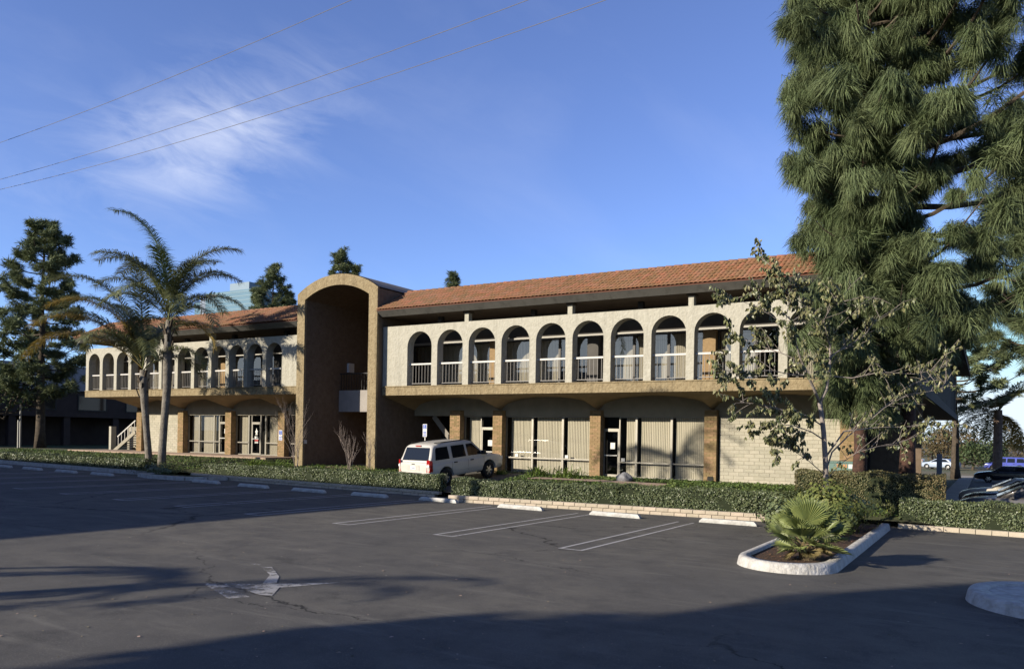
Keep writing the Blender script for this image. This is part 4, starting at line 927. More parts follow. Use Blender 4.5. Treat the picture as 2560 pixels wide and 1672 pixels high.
# shrubs at its foot
q = up_at(2068, 1262, 24.3)
leaf_ball('shrub', 'leafy yellow green shrub round the foot of the ornamental tree', 'shrub', (q.x + .1, q.y - .3, .62), 1.35, 1.0, .75, 2600, .14, SHRUBL, 14)
q = up_at(1955, 1268, 23.6)
leaf_ball('shrub', 'dark glossy shrub between hedge and fan palm', 'shrub', (q.x + .15, q.y - .2, .35), .75, .8, .62, 1400, .13, HEDGEL, 15)

leaf_ball('shrub', 'low dark shrub just behind the fan palm', 'shrub', (-4.0, -10.2, .38), .55, .9, .42, 1000, .12, HEDGEL, 16)
leaf_ball('shrub', 'green shrub midway along the planter island', 'shrub', (-3.7, -7.6, .42), .7, 1.1, .5, 1500, .13, SHRUBL, 17)

# ---- bare multi-stem shrubs by the entrance
TWIG = mat('pale_twig', (0.22, 0.18, 0.16), 0.9, var=0.2, scale=8)
def bare(label, u, y, h, w, nst, seed, lean=0.0, foot=1090):
    r = random.Random(seed); q = on_y(u, foot, y); x = q.x; z = gz(x, y) - .03; t = MB()
    def grow(p, d, L, rad, lv):
        k = 3; pts = [p]
        for i in range(k): d = (d + Vector((r.gauss(0, .10), r.gauss(0, .10), .06))).normalized(); pts.append(pts[-1] + d * L / k)
        t.tube(pts, [rad * (1 - .55 * i / k) for i in range(k + 1)], 5 if lv == 0 else 4, cap=False)
        if lv < 3:
            for i in range(r.choice((2, 3, 3)) + (1 if lv else 0)):
                a = r.uniform(0, 6.28); f = r.choice(pts[1:]); grow(f, (d + Vector((math.cos(a), math.sin(a), .2)) * w).normalized(), L * r.uniform(.5, .8), rad * .5, lv + 1)
    for i in range(nst):
        a = i * 6.28 / nst + r.random(); grow(Vector((x + .05 * math.cos(a), y + .05 * math.sin(a), z)), Vector((math.cos(a) * w * .5 + lean, math.sin(a) * w * .5, 1)).normalized(), h * .45, .022, 0)
    tag(t.build('bare_shrub', TWIG), label, 'shrub', 'bare winter shrubs by the entrance')
bare('bare many stemmed shrub in front of the left tower leg', 742, -1.6, 3.6, .42, 4, 3)
bare('bare vase shaped shrub in the middle of the entrance opening', 876, -1.9, 2.5, .3, 5, 8)
bare('small bare shrub against the right tower leg', 925, -1.0, 2.2, .25, 3, 13)

# ---- planter island, fan palm
isl = thing('planter_island', 'white painted curb island holding a fan palm and slim tree', 'planter', (-3.7, -10, 0))
def capsule(x0, x1, y0, y1, rr_, n=26):
    cx = (x0 + x1) / 2; hw = (x1 - x0) / 2; return [(x1, y1), (x0, y1), (x0, y0 + rr_)] + [(cx - hw * math.cos(math.pi * i / n), y0 + rr_ - rr_ * math.sin(math.pi * i / n)) for i in range(1, n)] + [(x1, y0 + rr_)]
def curb(x0, x1, y0, y1, rr_, w, h, parent, m, name='kerb', swap=False):
    if swap:
        return curb_(x0, x1, y0, y1, rr_, w, h, parent, m, name, lambda L_: [(b, a) for a, b in L_])
    return curb_(x0, x1, y0, y1, rr_, w, h, parent, m, name, lambda L_: L_)
def curb_(x0, x1, y0, y1, rr_, w, h, parent, m, name, T):
    o = capsule(x0, x1, y0, y1, rr_); i_ = capsule(x0 + w, x1 - w, y0 + w, y1, rr_ - w * .6); n = len(o); k = MB(); ob = capsule(x0 - .04, x1 + .04, y0 - .05, y1, rr_ + .02); oc = capsule(x0 + .03, x1 - .03, y0 + .03, y1, rr_ - .02)
    o, i_, ob, oc = T(o), T(i_), T(ob), T(oc)
    rings = [[(x, y, lotz(x, y) - .05) for x, y in ob], [(x, y, lotz(x, y) + h * .8) for x, y in o], [(x, y, lotz(x, y) + h) for x, y in oc], [(x, y, lotz(x, y) + h) for x, y in i_], [(x, y, lotz(x, y) + .02) for x, y in i_]]
    V = [p for r in rings for p in r]; F = []
    for a in range(4):
        for b in range(n):
            if b == 0: continue
            c = (b + 1) % n; F.append((a * n + b, (a + 1) * n + b, (a + 1) * n + c, a * n + c))
    k.add(V, F); return k.build(name, m, parent, smooth=True), i_
kb, inn = curb(-4.62, -2.62, -15.3, -4.0, 1.05, .21, .2, isl, CURBM)
MULCH = mat('bark_mulch', (0.10, 0.055, 0.03), 0.95, col2=(0.04, 0.025, 0.015), scale=14, bump=2.5, bscale=22)
MB().add([(x, y, lotz(x, y) + .14) for x, y in inn], [tuple(range(len(inn)))]).build('mulch', MULCH, isl)
ch = MB()
for i in range(420):
    x = rnd.uniform(-4.3, -2.9); y = rnd.uniform(-14.9, -5); z = lotz(x, y) + .145; a = rnd.uniform(0, 3.14); d = Vector((math.cos(a), math.sin(a), rnd.uniform(-.1, .25))) * rnd.uniform(.03, .09); s = Vector((-d.y, d.x, 0)).normalized() * .012
    p = Vector((x, y, z)); ch.quad(p - s, p + s, p + d + s, p + d - s)
o = ch.build('mulch_chips', mat('mulch_chip', (.2, .11, .06), .9, island=.4), isl); o['kind'] = 'stuff'
is2 = thing('paved_island', 'white painted curb island with concrete top at the right edge', 'curb island', (1, -15, 0))
kb2, inn2 = curb(-17.3, -14.3, -.25, 8.0, 1.3, .3, .2, is2, CURBM, 'kerb', True)
MB().add([(x, y, lotz(x, y) + .165) for x, y in inn2], [tuple(range(len(inn2)))]).build('island_top', CURBM, is2)

FANM = mat('fan_leaf', (0.21, 0.25, 0.085), 0.42, island=0.22, spec=0.5, transl=0.2)
FANO = mat('fan_leaf_old', (0.24, 0.19, 0.08), 0.6, island=0.3, transl=0.15)
def fan_leaf(parent, base, d, e, pet, R, roll, m, seed, span=3.5, n=34, open_=.25):
    r = random.Random(seed); base = Vector(base); h = Vector((d[0], d[1], 0)).normalized(); ax = (h * math.cos(e) + Vector((0, 0, math.sin(e)))).normalized(); mid = base + ax * pet * .55 + Vector((0, 0, .04)); tip = base + ax * pet
    sd = h.cross(Vector((0, 0, 1))).normalized(); nr = sd.cross(ax).normalized(); sd = (sd * math.cos(roll) + nr * math.sin(roll)); nr = sd.cross(ax).normalized()
    b = MB(); b.tube([base, mid, tip], [.022, .016, .012], 5)
    for i in range(n):
        a = -span / 2 + span * (i + .5) / n; da = span / n * .52; L = R * (1 - .16 * (abs(a) / (span / 2)) ** 2) * r.uniform(.93, 1.05)
        def P(t, ang, lift): return tip + (ax * math.cos(ang) + sd * math.sin(ang)) * t + nr * lift
        cup = open_ * abs(a) ** 1.5 * .25; dr = Vector((0, 0, -1)) * r.uniform(.02, .16) * R
        m0 = P(.02, a, 0); e1, e2 = P(L * .58, a - da, .02 + cup * .4), P(L * .58, a + da, .02 + cup * .4); c1 = P(L * .58, a, -.018 + cup * .4); t1 = P(L * .85, a, cup) + dr * .4; t2 = P(L, a, cup) + dr
        w = sd * math.cos(a) * .008 - ax * math.sin(a) * .008
        b.add([m0, e1, c1, e2, t1 - w, t1 + w, t2], [(0, 1, 2), (0, 2, 3), (1, 4, 5, 2), (2, 5, 3), (4, 6, 5)])
    return b.build('fan_leaf', m, parent)
q = on_z(2017, 1392, .1); fp = thing('fan_palm', 'young bright green fan palm at the near end of the planter island', 'palm', (q.x, q.y, .05))
cr = Vector((q.x, q.y, .32)); tr = MB(); tr.tube([(q.x, q.y, 0), (q.x, q.y, .2), (q.x, q.y, .42)], [.15, .17, .1], 10)
for i in range(26):
    a = i * 2.4; z = .12 + .012 * i; d = Vector((math.cos(a), math.sin(a), 0)); tr.bar(Vector((q.x, q.y, z)) + d * .1, Vector((q.x, q.y, z + .14)) + d * .26, .05, .012)
tr.build('trunk', mat('fan_trunk', (.20, .15, .09), .9, var=.4, scale=14), fp)
for i, (az, e, pet, R, roll, old) in enumerate(((95, 1.25, .62, .80, .0, 0), (250, 1.3, .6, .78, .3, 0), (160, .75, .62, .68, -.3, 0), (190, .42, .55, .72, .5, 0), (215, .12, .45, .66, .2, 0), (15, .72, .66, .80, .5, 0), (-20, .5, .6, .72, -.4, 0), (330, .05, .5, .62, .1, 0), (280, .15, .42, .60, .0, 0), (45, .5, .6, .7, .2, 0), (130, .6, .6, .7, -.1, 0), (300, .8, .55, .7, -.6, 0), (70, .25, .55, .65, .2, 0), (175, -.1, .35, .5, .2, 0), (260, -.25, .25, .42, .3, 1), (200, -.35, .3, .4, -.2, 1), (-10, -.3, .3, .42, 0, 1), (110, .95, .6, .75, .4, 0), (230, .55, .55, .7, .1, 0), (205, .85, .6, .72, -.2, 0), (-5, .95, .62, .75, .1, 0), (60, 1.1, .6, .75, -.2, 0), (270, .7, .5, .66, .3, 0), (345, .3, .5, .66, -.2, 0), (150, 1.1, .6, .74, .2, 0))):
    fan_leaf(fp, cr, camdir(az + rnd.uniform(-12, 12)), e + rnd.uniform(-.12, .12), pet * .88, R * rnd.uniform(.72, .92), roll + rnd.uniform(-.35, .35), FANO if old else FANM, 90 + i)

# ---- date palm beyond the side lot
q = up_at(2493, 1190, 72.0); dpz = lotz(q.x, q.y); dp = thing('date_palm', 'stout date palm with arching crown beyond the side lot', 'palm tree', (q.x, q.y, dpz)); zc = up_at(2491, 1030, 72.0).z
MB().tube([(q.x, q.y, dpz), (q.x, q.y, zc - 1), (q.x, q.y, zc + .2)], [.42, .36, .32], 12).build('trunk', mat('date_trunk', (.17, .12, .09), .95, var=.35, scale=3, bump=2, bscale=6), dp)
for i in range(34):
    az = i * 137.5; e = 1.25 - 1.75 * ((i * .618) % 1); frond((q.x, q.y, zc), camdir(az), e, 4.6, 1.5, 70, .75, FRONDG if e > -.2 else FRONDY, dp, 700 + i, w=.035, droop=.15)

# ---- broadleaf trees: shade casters behind the camera and far trees
TREEG = mat('broadleaf', (0.055, 0.08, 0.03), 0.6, island=0.35, transl=0.15)
TREEB = mat('olive_brown_leaf', (0.11, 0.085, 0.04), 0.7, island=0.35, transl=0.15)
def broadleaf(label, base, H, R, n, leaf, m, seed, group=None, trunk=.25):
    r = np.random.RandomState(seed); t = thing('broadleaf_tree', label, 'tree', base, group); base = np.array(base); rr_ = random.Random(seed)
    tr = MB(); tr.tube([base, base + (0.05, 0, H * .25), base + (0, .1, H * .55)], [trunk, trunk * .75, trunk * .4], 8); tr.build('trunk', BARKD, t)
    lm = MB(); cl = []
    for i in range(16):
        a = i * 2.4 + rr_.random(); z = H * rr_.uniform(.42, .92); d = R * rr_.uniform(.3, .85) * (1 - .5 * max(0, (z / H - .6) / .4)); c = base + (d * math.cos(a), d * math.sin(a), z); cl.append((c, R * rr_.uniform(.32, .5))); lm.tube([base + (0, 0, H * .3), base * .4 + c * .6 + (0, 0, -.3), c], [trunk * .5, trunk * .25, .03], 6)
    lm.build('limbs', BARKD, t); k = r.randint(0, len(cl), n); d = r.normal(0, 1, (n, 3)); d /= np.linalg.norm(d, axis=1)[:, None]
    P = np.array([cl[j][0] for j in k]) + d * (np.array([cl[j][1] for j in k]) * r.uniform(.5, 1.05, n))[:, None] * np.array([1, 1, .8])
    V, F = leaf_cards(P, d, leaf, seed); bulk('crown', V, F, m, t); return t

# ------------------------------------------------------------------ kerbs, edging, wheel stops
KERBB = mat('edging_block', (0.45, 0.385, 0.30), 0.88, objr=0.10, var=0.08, scale=6, bump=0.5, bscale=25, spec=0.15)
BLK = {}
def edging(label, a, b, courses, bh, m=None, L=.42, top=None):
    a = Vector((a[0], a[1], 0)); b = Vector((b[0], b[1], 0)); d = (b - a); n = int(d.length / L); L = d.length / n; ang = math.atan2(d.y, d.x); d.normalize()
    t = thing('block_edging', label, 'edging', (a.x, a.y, lotz(a.x, a.y)), 'low block edgings under the hedges')
    key = (round(L, 3), bh)
    if key not in BLK:
        w, h, e = L / 2 - .006, bh / 2 - .005, .012; q = MB(); y0, y1 = -.11, .11
        q.add([(-w, y0 + e, -h), (w, y0 + e, -h), (w, y0 + e, h - e), (-w, y0 + e, h - e), (-w + e, y0, -h + e), (w - e, y0, -h + e), (w - e, y0, h - e), (-w + e, y0, h - e), (-w, y1, -h), (w, y1, -h), (w, y1, h), (-w, y1, h), (-w, y0 + e * 2, h), (w, y0 + e * 2, h)],
              [(0, 1, 5, 4), (1, 2, 6, 5), (2, 3, 7, 6), (3, 0, 4, 7), (4, 5, 6, 7), (12, 13, 10, 11), (3, 2, 13, 12), (8, 11, 10, 9), (1, 9, 10, 13, 2), (0, 3, 12, 11, 8)]); BLK[key] = q.mesh('block', m or KERBB)
    for c in range(courses):
        for i in range(n + (0 if c % 2 == 0 else 1)):
            s = (i + (.5 if c % 2 == 0 else 0)) * L; p = a + d * s
            o = link('block', BLK[key], t, True); o.matrix_parent_inverse = Matrix.Translation(-Vector(t.location)); o.location = (p.x, p.y + rnd.uniform(-.006, .006), lotz(p.x, p.y) + bh * (c + .5) - .02); o.rotation_euler = (0, 0, ang + rnd.uniform(-.006, .006))
    return t
edging('sunlit cream block edging two courses high before the office windows', (-17.75, -6.36), (-4.75, -4.14), 2, .135)
edging('shaded block edging behind the bay stops left of the car', (-34.9, -4.95), (-19.6, -5.0), 2, .12)
edging('low cream block edging under the hedge at the right edge', (-2.45, -3.08), (6.3, -2.98), 1, .17)
k = thing('kerb', 'long white painted kerb in the shade at the far left', 'kerb', (-50, -5.8, .2))
for i in range(12):
    x0 = -66 + i * 2.46; q = MB().box(x0 + .006, x0 + 2.45, -5.95, -5.75, 0, 1); q.v = [(x, y, lotz(x, y) - .05 if z == 0 else lotz(x, y) + .2) for x, y, z in q.v]; q.build('kerb_stone', CURBM, k)
nb = thing('kerb', 'white kerb nib curving round the foot of the palms', 'kerb', (-35, -6.5, .2))
pts = [(-36.5, -5.85), (-36.6, -6.9), (-35.4, -7.25), (-34.2, -7.2), (-33.0, -6.95), (-32.4, -6.2), (-32.3, -5.1)]
for (x0, y0), (x1, y1) in zip(pts, pts[1:]):
    q = MB(); q.bar((x0, y0, lotz(x0, y0) + .07), (x1, y1, lotz(x1, y1) + .07), .2, .24); q.build('kerb_stone', CURBM, nb)
MB().add([(x, y, lotz(x, y) + .13) for x, y in pts], [tuple(range(len(pts)))]).build('nib_soil', SOIL, nb)
STOPM = mat('stop_paint', (0.52, 0.52, 0.50), 0.75, col2=(0.33, 0.32, 0.30), scale=6, bump=0.8, bscale=16, obj_space=True)
st = MB(); L2, w0, w1, h = .915, .085, .055, .135
st.add([(-L2, -w0, 0), (L2, -w0, 0), (L2, w0, 0), (-L2, w0, 0), (-L2 + .02, -w0, .06), (L2 - .02, -w0, .06), (L2 - .02, w0, .06), (-L2 + .02, w0, .06), (-L2 + .10, -w1, h), (L2 - .10, -w1, h), (L2 - .10, w1, h), (-L2 + .10, w1, h)], [(0, 1, 5, 4), (1, 2, 6, 5), (2, 3, 7, 6), (3, 0, 4, 7), (4, 5, 9, 8), (5, 6, 10, 9), (6, 7, 11, 10), (7, 4, 8, 11), (8, 9, 10, 11)])
STM = st.mesh('wheel_stop', STOPM)
stops = [(-7.1, -6.35, .05, 'white wheel stop nearest the planter island'), (-10.75, -6.95, .03, 'second white wheel stop from the planter island'), (-14.35, -7.1, .0, 'third white wheel stop from the planter island, in the sun'), (-18.15, -6.85, -.02, 'wheel stop at the sun and shade edge by the hedge gap'), (-21.35, -7.15, .03, 'shaded wheel stop just left of the hedge gap'), (-24.5, -7.35, .02, 'second shaded wheel stop left of the hedge gap'), (-27.8, -7.4, .03, 'third shaded wheel stop left of the hedge gap'), (-31.2, -7.2, .0, 'shaded wheel stop just right of the two palms'), (-38.4, -7.75, .0, 'shaded wheel stop just left of the two palms'), (-41.3, -7.9, .0, 'second shaded wheel stop left of the palms'), (-44.3, -8.0, .0, 'third shaded wheel stop left of the palms'), (-47.3, -8.0, .0, 'leftmost shaded wheel stop at the edge of the photograph')]
for x, y, a, lb in stops:
    o = link('wheel_stop', STM); o.location = (x, y, lotz(x, y) + .003); o.rotation_euler = (.008, .0105, a + rnd.uniform(-.02, .02)); tag(o, lb, 'wheel stop', 'concrete wheel stops along the bays')

# ------------------------------------------------------------------ vehicles
def paint(name, col, rough=.35, metal=.0, coat=.3): return mat(name, col, rough, var=.03, scale=2, metal=metal, coat=coat, spec=.5)
CGL = mat('car_glass', (.010, .012, .014), .06, spec=.4)
TYRE = mat('tyre_rubber', (.015, .015, .016), .85); RIMM = mat('alloy_rim', (.55, .55, .56), .3, metal=.8); BLK_ = mat('black_trim', (.02, .02, .02), .55)
REDL = mat('red_lamp', (.35, .012, .012), .15, coat=.8); CLEARL = mat('clear_lamp', (.75, .76, .78), .1, coat=.8, spec=.8); PLATE = mat('number_plate', (.75, .75, .72), .4); CHROME = mat('chrome', (.7, .7, .7), .12, metal=1)
def loft_body(st, arches, ra, hwid):
    """st: (y, halfwidth, zbottom, ztop); returns closed mesh data with wheel arches cut"""
    V = []; F = []; 
    def half(y, w, zb, zt):
        h = zt - zb
        return [(w * .55, zb), (w * .93, zb + .01), (w * .99, zb + h * .14), (w, zb + h * .45), (w * .992, zb + h * .72), (w * .972, zb + h * .90), (w * .93, zt - .012), (w * .80, zt + .004), (w * .4, zt + .018)]
    for y, w, zb, zt in st:
        hp = half(y, w, zb, zt); ringp = [(x, z) for x, z in hp] + [(0, zt + .022)] + [(-x, z) for x, z in reversed(hp)]
        V += [(x, y, z) for x, z in ringp]; n = len(ringp)
    for i in range(len(st) - 1):
        for k in range(n): k2 = (k + 1) % n; F.append((i * n + k, i * n + k2, (i + 1) * n + k2, (i + 1) * n + k))
    F.append(tuple(range(n))); F.append(tuple(reversed(range((len(st) - 1) * n, len(st) * n))))
    me = bpy.data.meshes.new('body'); me.from_pydata(V, [], F); bm = bmesh.new(); bm.from_mesh(me); bmesh.ops.recalc_face_normals(bm, faces=bm.faces); bm.to_mesh(me); bm.free()
    ob = bpy.data.objects.new('tmp_body', me); C.objects.link(ob); tmp = []
    for ya, za in arches:
        q = MB(); N = 28; q.add([(sx * (hwid + .3), ya + ra * math.cos(2 * math.pi * i / N), za + ra * math.sin(2 * math.pi * i / N)) for sx in (-1, 1) for i in range(N)], [tuple(range(N)), tuple(reversed(range(N, 2 * N)))] + [(i, i + N, (i + 1) % N + N, (i + 1) % N) for i in range(N)])
        cm = q.mesh('c', []); bm = bmesh.new(); bm.from_mesh(cm); bmesh.ops.recalc_face_normals(bm, faces=bm.faces); bm.to_mesh(cm); bm.free()
        co = bpy.data.objects.new('tmp_cut', cm); C.objects.link(co); tmp.append(co); md = ob.modifiers.new('b', 'BOOLEAN'); md.operation = 'DIFFERENCE'; md.object = co; md.solver = 'EXACT'
    dg = bpy.context.evaluated_depsgraph_get(); res = bpy.data.meshes.new_from_object(ob.evaluated_get(dg)); 
    for o in tmp + [ob]: bpy.data.objects.remove(o)
    bm = bmesh.new(); bm.from_mesh(res)
    for e in bm.edges:
        if len(e.link_faces) == 2 and e.calc_face_angle(0) > .6: e.smooth = False
    for f in bm.faces: f.smooth = True
    bm.to_mesh(res); bm.free(); return res
def cabin(r0, f0, zb, r1, f1, zt, wb, wt, bev=.07):
    bm = bmesh.new(); v = [bm.verts.new(p) for p in ((-wb, r0, zb), (wb, r0, zb), (wb, f0, zb), (-wb, f0, zb), (-wt, r1, zt), (wt, r1, zt), (wt, f1, zt), (-wt, f1, zt))]
    for f in ((3, 2, 1, 0), (4, 5, 6, 7), (0, 1, 5, 4), (1, 2, 6, 5), (2, 3, 7, 6), (3, 0, 4, 7)): bm.faces.new([v[i] for i in f])
    es = [e for e in bm.edges if not all(x.co.z < zb + .01 for x in e.verts)]
    bmesh.ops.bevel(bm, geom=es, offset=bev, segments=4, profile=.6, affect='EDGES'); bmesh.ops.recalc_face_normals(bm, faces=bm.faces)
    for f in bm.faces: f.smooth = True
    me = bpy.data.meshes.new('cabin'); bm.to_mesh(me); bm.free(); return me
def wheel_mesh(R, w, rim):
    N = 28; t = MB(); prof = [(rim, -w / 2 + .02), (R * .86, -w / 2), (R * .97, -w / 2 + .02), (R, -w / 2 + .05), (R, w / 2 - .05), (R * .97, w / 2 - .02), (R * .86, w / 2), (rim, w / 2 - .02)]
    V = [(x, r * math.cos(2 * math.pi * i / N), r * math.sin(2 * math.pi * i / N)) for r, x in prof for i in range(N)]; t.add(V, [(a * N + i, (a + 1) * N + i, (a + 1) * N + (i + 1) % N, a * N + (i + 1) % N) for a in range(len(prof) - 1) for i in range(N)])
    rm = MB(); x = w / 2 - .045; rm.add([(x - .05, rim * math.cos(2 * math.pi * i / N), rim * math.sin(2 * math.pi * i / N)) for i in range(N)] + [(x + .02, rim * math.cos(2 * math.pi * i / N), rim * math.sin(2 * math.pi * i / N)) for i in range(N)], [(i, (i + 1) % N, (i + 1) % N + N, i + N) for i in range(N)])
    for k in range(6):
        a = 2 * math.pi * k / 6; c, s = math.cos(a), math.sin(a); p = lambda r_, o, xx: (xx, r_ * c - o * s, r_ * s + o * c)
        rm.add([p(.04, -.045, x + .01), p(.04, .045, x + .01), p(rim, .028, x), p(rim, -.028, x)], [(0, 3, 2, 1)])
    rm.add([(x + .015, .07 * math.cos(2 * math.pi * i / 12), .07 * math.sin(2 * math.pi * i / 12)) for i in range(12)], [tuple(range(12))])
    hub = MB().add([(x - .052, rim * math.cos(2 * math.pi * i / N), rim * math.sin(2 * math.pi * i / N)) for i in range(N)], [tuple(range(N))])
    return t.mesh('tyre', TYRE, True), rm.mesh('rim', RIMM), hub.mesh('hub_recess', BLK_)
def place_wheels(t, meshes, ys, xw, R):
    for y in ys:
        for s in (1, -1):
            w = link('wheel', meshes[2], t, True); w.location = (s * xw, y, R); w.rotation_euler = (0, 0, 0 if s > 0 else math.pi)
            link('tyre', meshes[0], w, True); link('rim', meshes[1], w, True)
def part(t, name, mb, m, smooth=False): return link(name, mb.mesh(name, m, smooth), t, True)
def panel(t, name, pts, m, off=(0, 0, 0)):
    v = [Vector(p) + Vector(off) for p in pts]; return part(t, name, MB().add(v, [tuple(range(len(v)))]), m)

# --- the white sport utility vehicle nosed in towards the building
def suv(name, label, col, group=None, detail=True):
    t = thing(name, label, 'car', (0, 0, 0), group); pm = col; WB = 2.95; yr, yf = -WB / 2 - .05, WB / 2 - .05; R = .39
    st_ = [(-2.56, .86, .46, 1.02), (-2.53, .95, .42, 1.10), (-2.40, 1.0, .40, 1.135), (-1.5, 1.005, .40, 1.14), (0, 1.005, .40, 1.14), (1.02, 1.005, .40, 1.15), (1.25, 1.0, .40, 1.16), (1.9, .985, .40, 1.11), (2.35, .95, .42, 1.03), (2.50, .90, .46, .95), (2.56, .80, .52, .86)]
    me = loft_body(st_, ((yr, R), (yf, R)), .50, 1.0); me.materials.append(pm); link('body', me, t, True)
    cb = MB(); prof = [(-2.46, 1.105), (-2.32, 1.44), (-2.18, 1.76), (-2.12, 1.84), (-2.0, 1.885), (-1.4, 1.925), (-.6, 1.935), (0, 1.92), (.30, 1.89), (.46, 1.84), (.58, 1.76), (.95, 1.43), (1.315, 1.105)]; n_ = 0
    for y, zt in prof:
        w = lambda z: .965 - .165 * (z - 1.10) / .80; zs = max(1.10, zt - .14); r_ = min(1, (zt - 1.10) / .2)
        hp = [(w(1.10), 1.06), (w(1.10), 1.10), (w((1.1 + zs) / 2), (1.1 + zs) / 2), (w(zs), zs), (w(zs) - .035 * r_, zs + (zt - zs) * .55), (w(zs) - .12 * r_, zs + (zt - zs) * .88), (w(zs) - .30 * r_, zt), (w(zs) * .3, zt + .015)]
        rp = hp + [(-x, z) for x, z in reversed(hp)]; n_ = len(rp); cb.v += [(x, y, z) for x, z in rp]
    for i in range(len(prof) - 1):
        for k in range(n_): k2 = (k + 1) % n_; cb.f.append((i * n_ + k, i * n_ + k2, (i + 1) * n_ + k2, (i + 1) * n_ + k)); cb.m.append(0)
    cm = cb.mesh('cabin', pm, True); bm = bmesh.new(); bm.from_mesh(cm); bmesh.ops.recalc_face_normals(bm, faces=bm.faces); bm.to_mesh(cm); bm.free(); link('cabin', cm, t, True)
    lin = MB()
    for y in (yr, yf):
        N = 16
        for s in (-1, 1): lin.add([(s * .62, y + .49 * math.cos(math.pi * i / N), R + .49 * math.sin(math.pi * i / N)) for i in range(N + 1)] + [(s * .62, y - .49, .3), (s * .62, y + .49, .3)], [tuple(range(N + 3))])
    part(t, 'wheel_well', lin, BLK_)
    place_wheels(t, wheel_mesh(R, .27, .235), (yr, yf), .86, R)
    def sx(z): return .965 - (.165) * (z - 1.10) / .80 + .006
    for s in (1, -1):
        for pts in (((-2.13, 1.20), (-1.22, 1.20), (-1.25, 1.74), (-1.95, 1.74), (-2.02, 1.68)), ((-1.02, 1.20), (-.12, 1.20), (-.16, 1.74), (-1.02, 1.74)), ((.02, 1.20), (.98, 1.20), (.86, 1.36), (.40, 1.74), (-.02, 1.74))):
            panel(t, 'side_window', [(s * sx(z), y, z) for y, z in (pts if s > 0 else reversed(pts))], CGL)
        for y in (-1.12, -.05, 1.05): panel(t, 'door_seam', [(s * 1.0085, y - .006, .55), (s * 1.0085, y + .006, .55), (s * 1.0045, y + .006, 1.06), (s * 1.0045, y - .006, 1.06)], BLK_)
        for y in (-.98, .12): part(t, 'door_handle', MB().box(s * 1.0 - .03, s * 1.0 + .03, y, y + .19, .985, 1.03), BLK_)
        part(t, 'mirror', MB().box(s * 1.06 - .1, s * 1.06 + .1, .92, 1.05, 1.18, 1.36), BLK_)
        tl = MB(); tl.add([(s * .80, -2.575, .72), (s * .965, -2.53, .72), (s * 1.012, -2.38, .74), (s * 1.012, -2.38, 1.20), (s * .95, -2.50, 1.25), (s * .82, -2.545, 1.25)], [(0, 1, 4, 5), (1, 2, 3, 4)]); tl = part(t, 'tail_lamp', tl, REDL)
        l = MB().add([(s * .82, -2.585, .95), (s * .95, -2.55, .95), (s * .95, -2.548, 1.04), (s * .82, -2.58, 1.04)], [(0, 1, 2, 3)]).mesh('reversing_lens', CLEARL); link('reversing_lens', l, tl, True)
        part(t, 'roof_rail', MB().box(s * .70 - .02, s * .70 + .02, -1.9, .3, 1.915, 1.95), BLK_); part(t, 'head_lamp', MB().box(s * .74 - .17, s * .74 + .17, 2.40, 2.52, .78, .95), CLEARL)
        part(t, 'side_moulding', MB().box(s * 1.002 - .012, s * 1.002 + .012, -.95, 1.0, .66, .70), pm)
    def ry(z): return -2.46 + .34 * (z - 1.10) / .80 - .028
    panel(t, 'rear_window', [(.80, ry(1.22), 1.22), (-.80, ry(1.22), 1.22), (-.70, ry(1.76), 1.76), (.70, ry(1.76), 1.76)], CGL)
    panel(t, 'windscreen', [(-.80, 1.235 + .006, 1.18), (.80, 1.235 + .006, 1.18), (.68, .56 + .006, 1.78), (-.68, .56 + .006, 1.78)], CGL, (0, .02, .03))
    part(t, 'high_brake_lamp', MB().box(-.16, .16, ry(1.83) - .03, ry(1.83) + .03, 1.81, 1.85), REDL)
    part(t, 'wiper', MB().box(-.35, .05, ry(1.25) - .03, ry(1.25) - .01, 1.235, 1.255), BLK_)
    part(t, 'rear_bumper', MB().box(-.93, .93, -2.68, -2.5, .46, .70), pm); part(t, 'bumper_step', MB().box(-.60, .60, -2.685, -2.66, .64, .703), BLK_)
    np_ = part(t, 'number_plate', MB().box(-.16, .16, -2.585, -2.565, .82, .98), PLATE); link('plate_lettering', MB().box(-.11, .11, -2.588, -2.586, .875, .925).mesh('plate_lettering', mat('plate_ink', (.25, .27, .35), .6)), np_, True)
    part(t, 'tailgate_recess', MB().box(-.36, .36, -2.572, -2.56, .78, 1.02), pm); part(t, 'emblem', MB().box(-.09, .09, -2.582, -2.565, 1.06, 1.09), CHROME); part(t, 'grille', MB().box(-.55, .55, 2.50, 2.57, .62, .86), BLK_)
    return t
c = suv('sport_utility_vehicle', 'white sport utility vehicle parked nose in behind the hedge, seen from the rear', paint('white_car_paint', (.50, .48, .44), .3))
rear = Vector((-21.5, -2.75)); frt = Vector((-21.1, .15)); mid = (rear + frt) / 2
c.location = (mid.x, mid.y, (gz(rear.x, rear.y) + gz(frt.x, frt.y)) / 2 + .02); c.rotation_euler = Euler((math.atan2(gz(frt.x, frt.y) - gz(rear.x, rear.y), 2.95), 0, -math.atan2(frt.x - rear.x, frt.y - rear.y)))
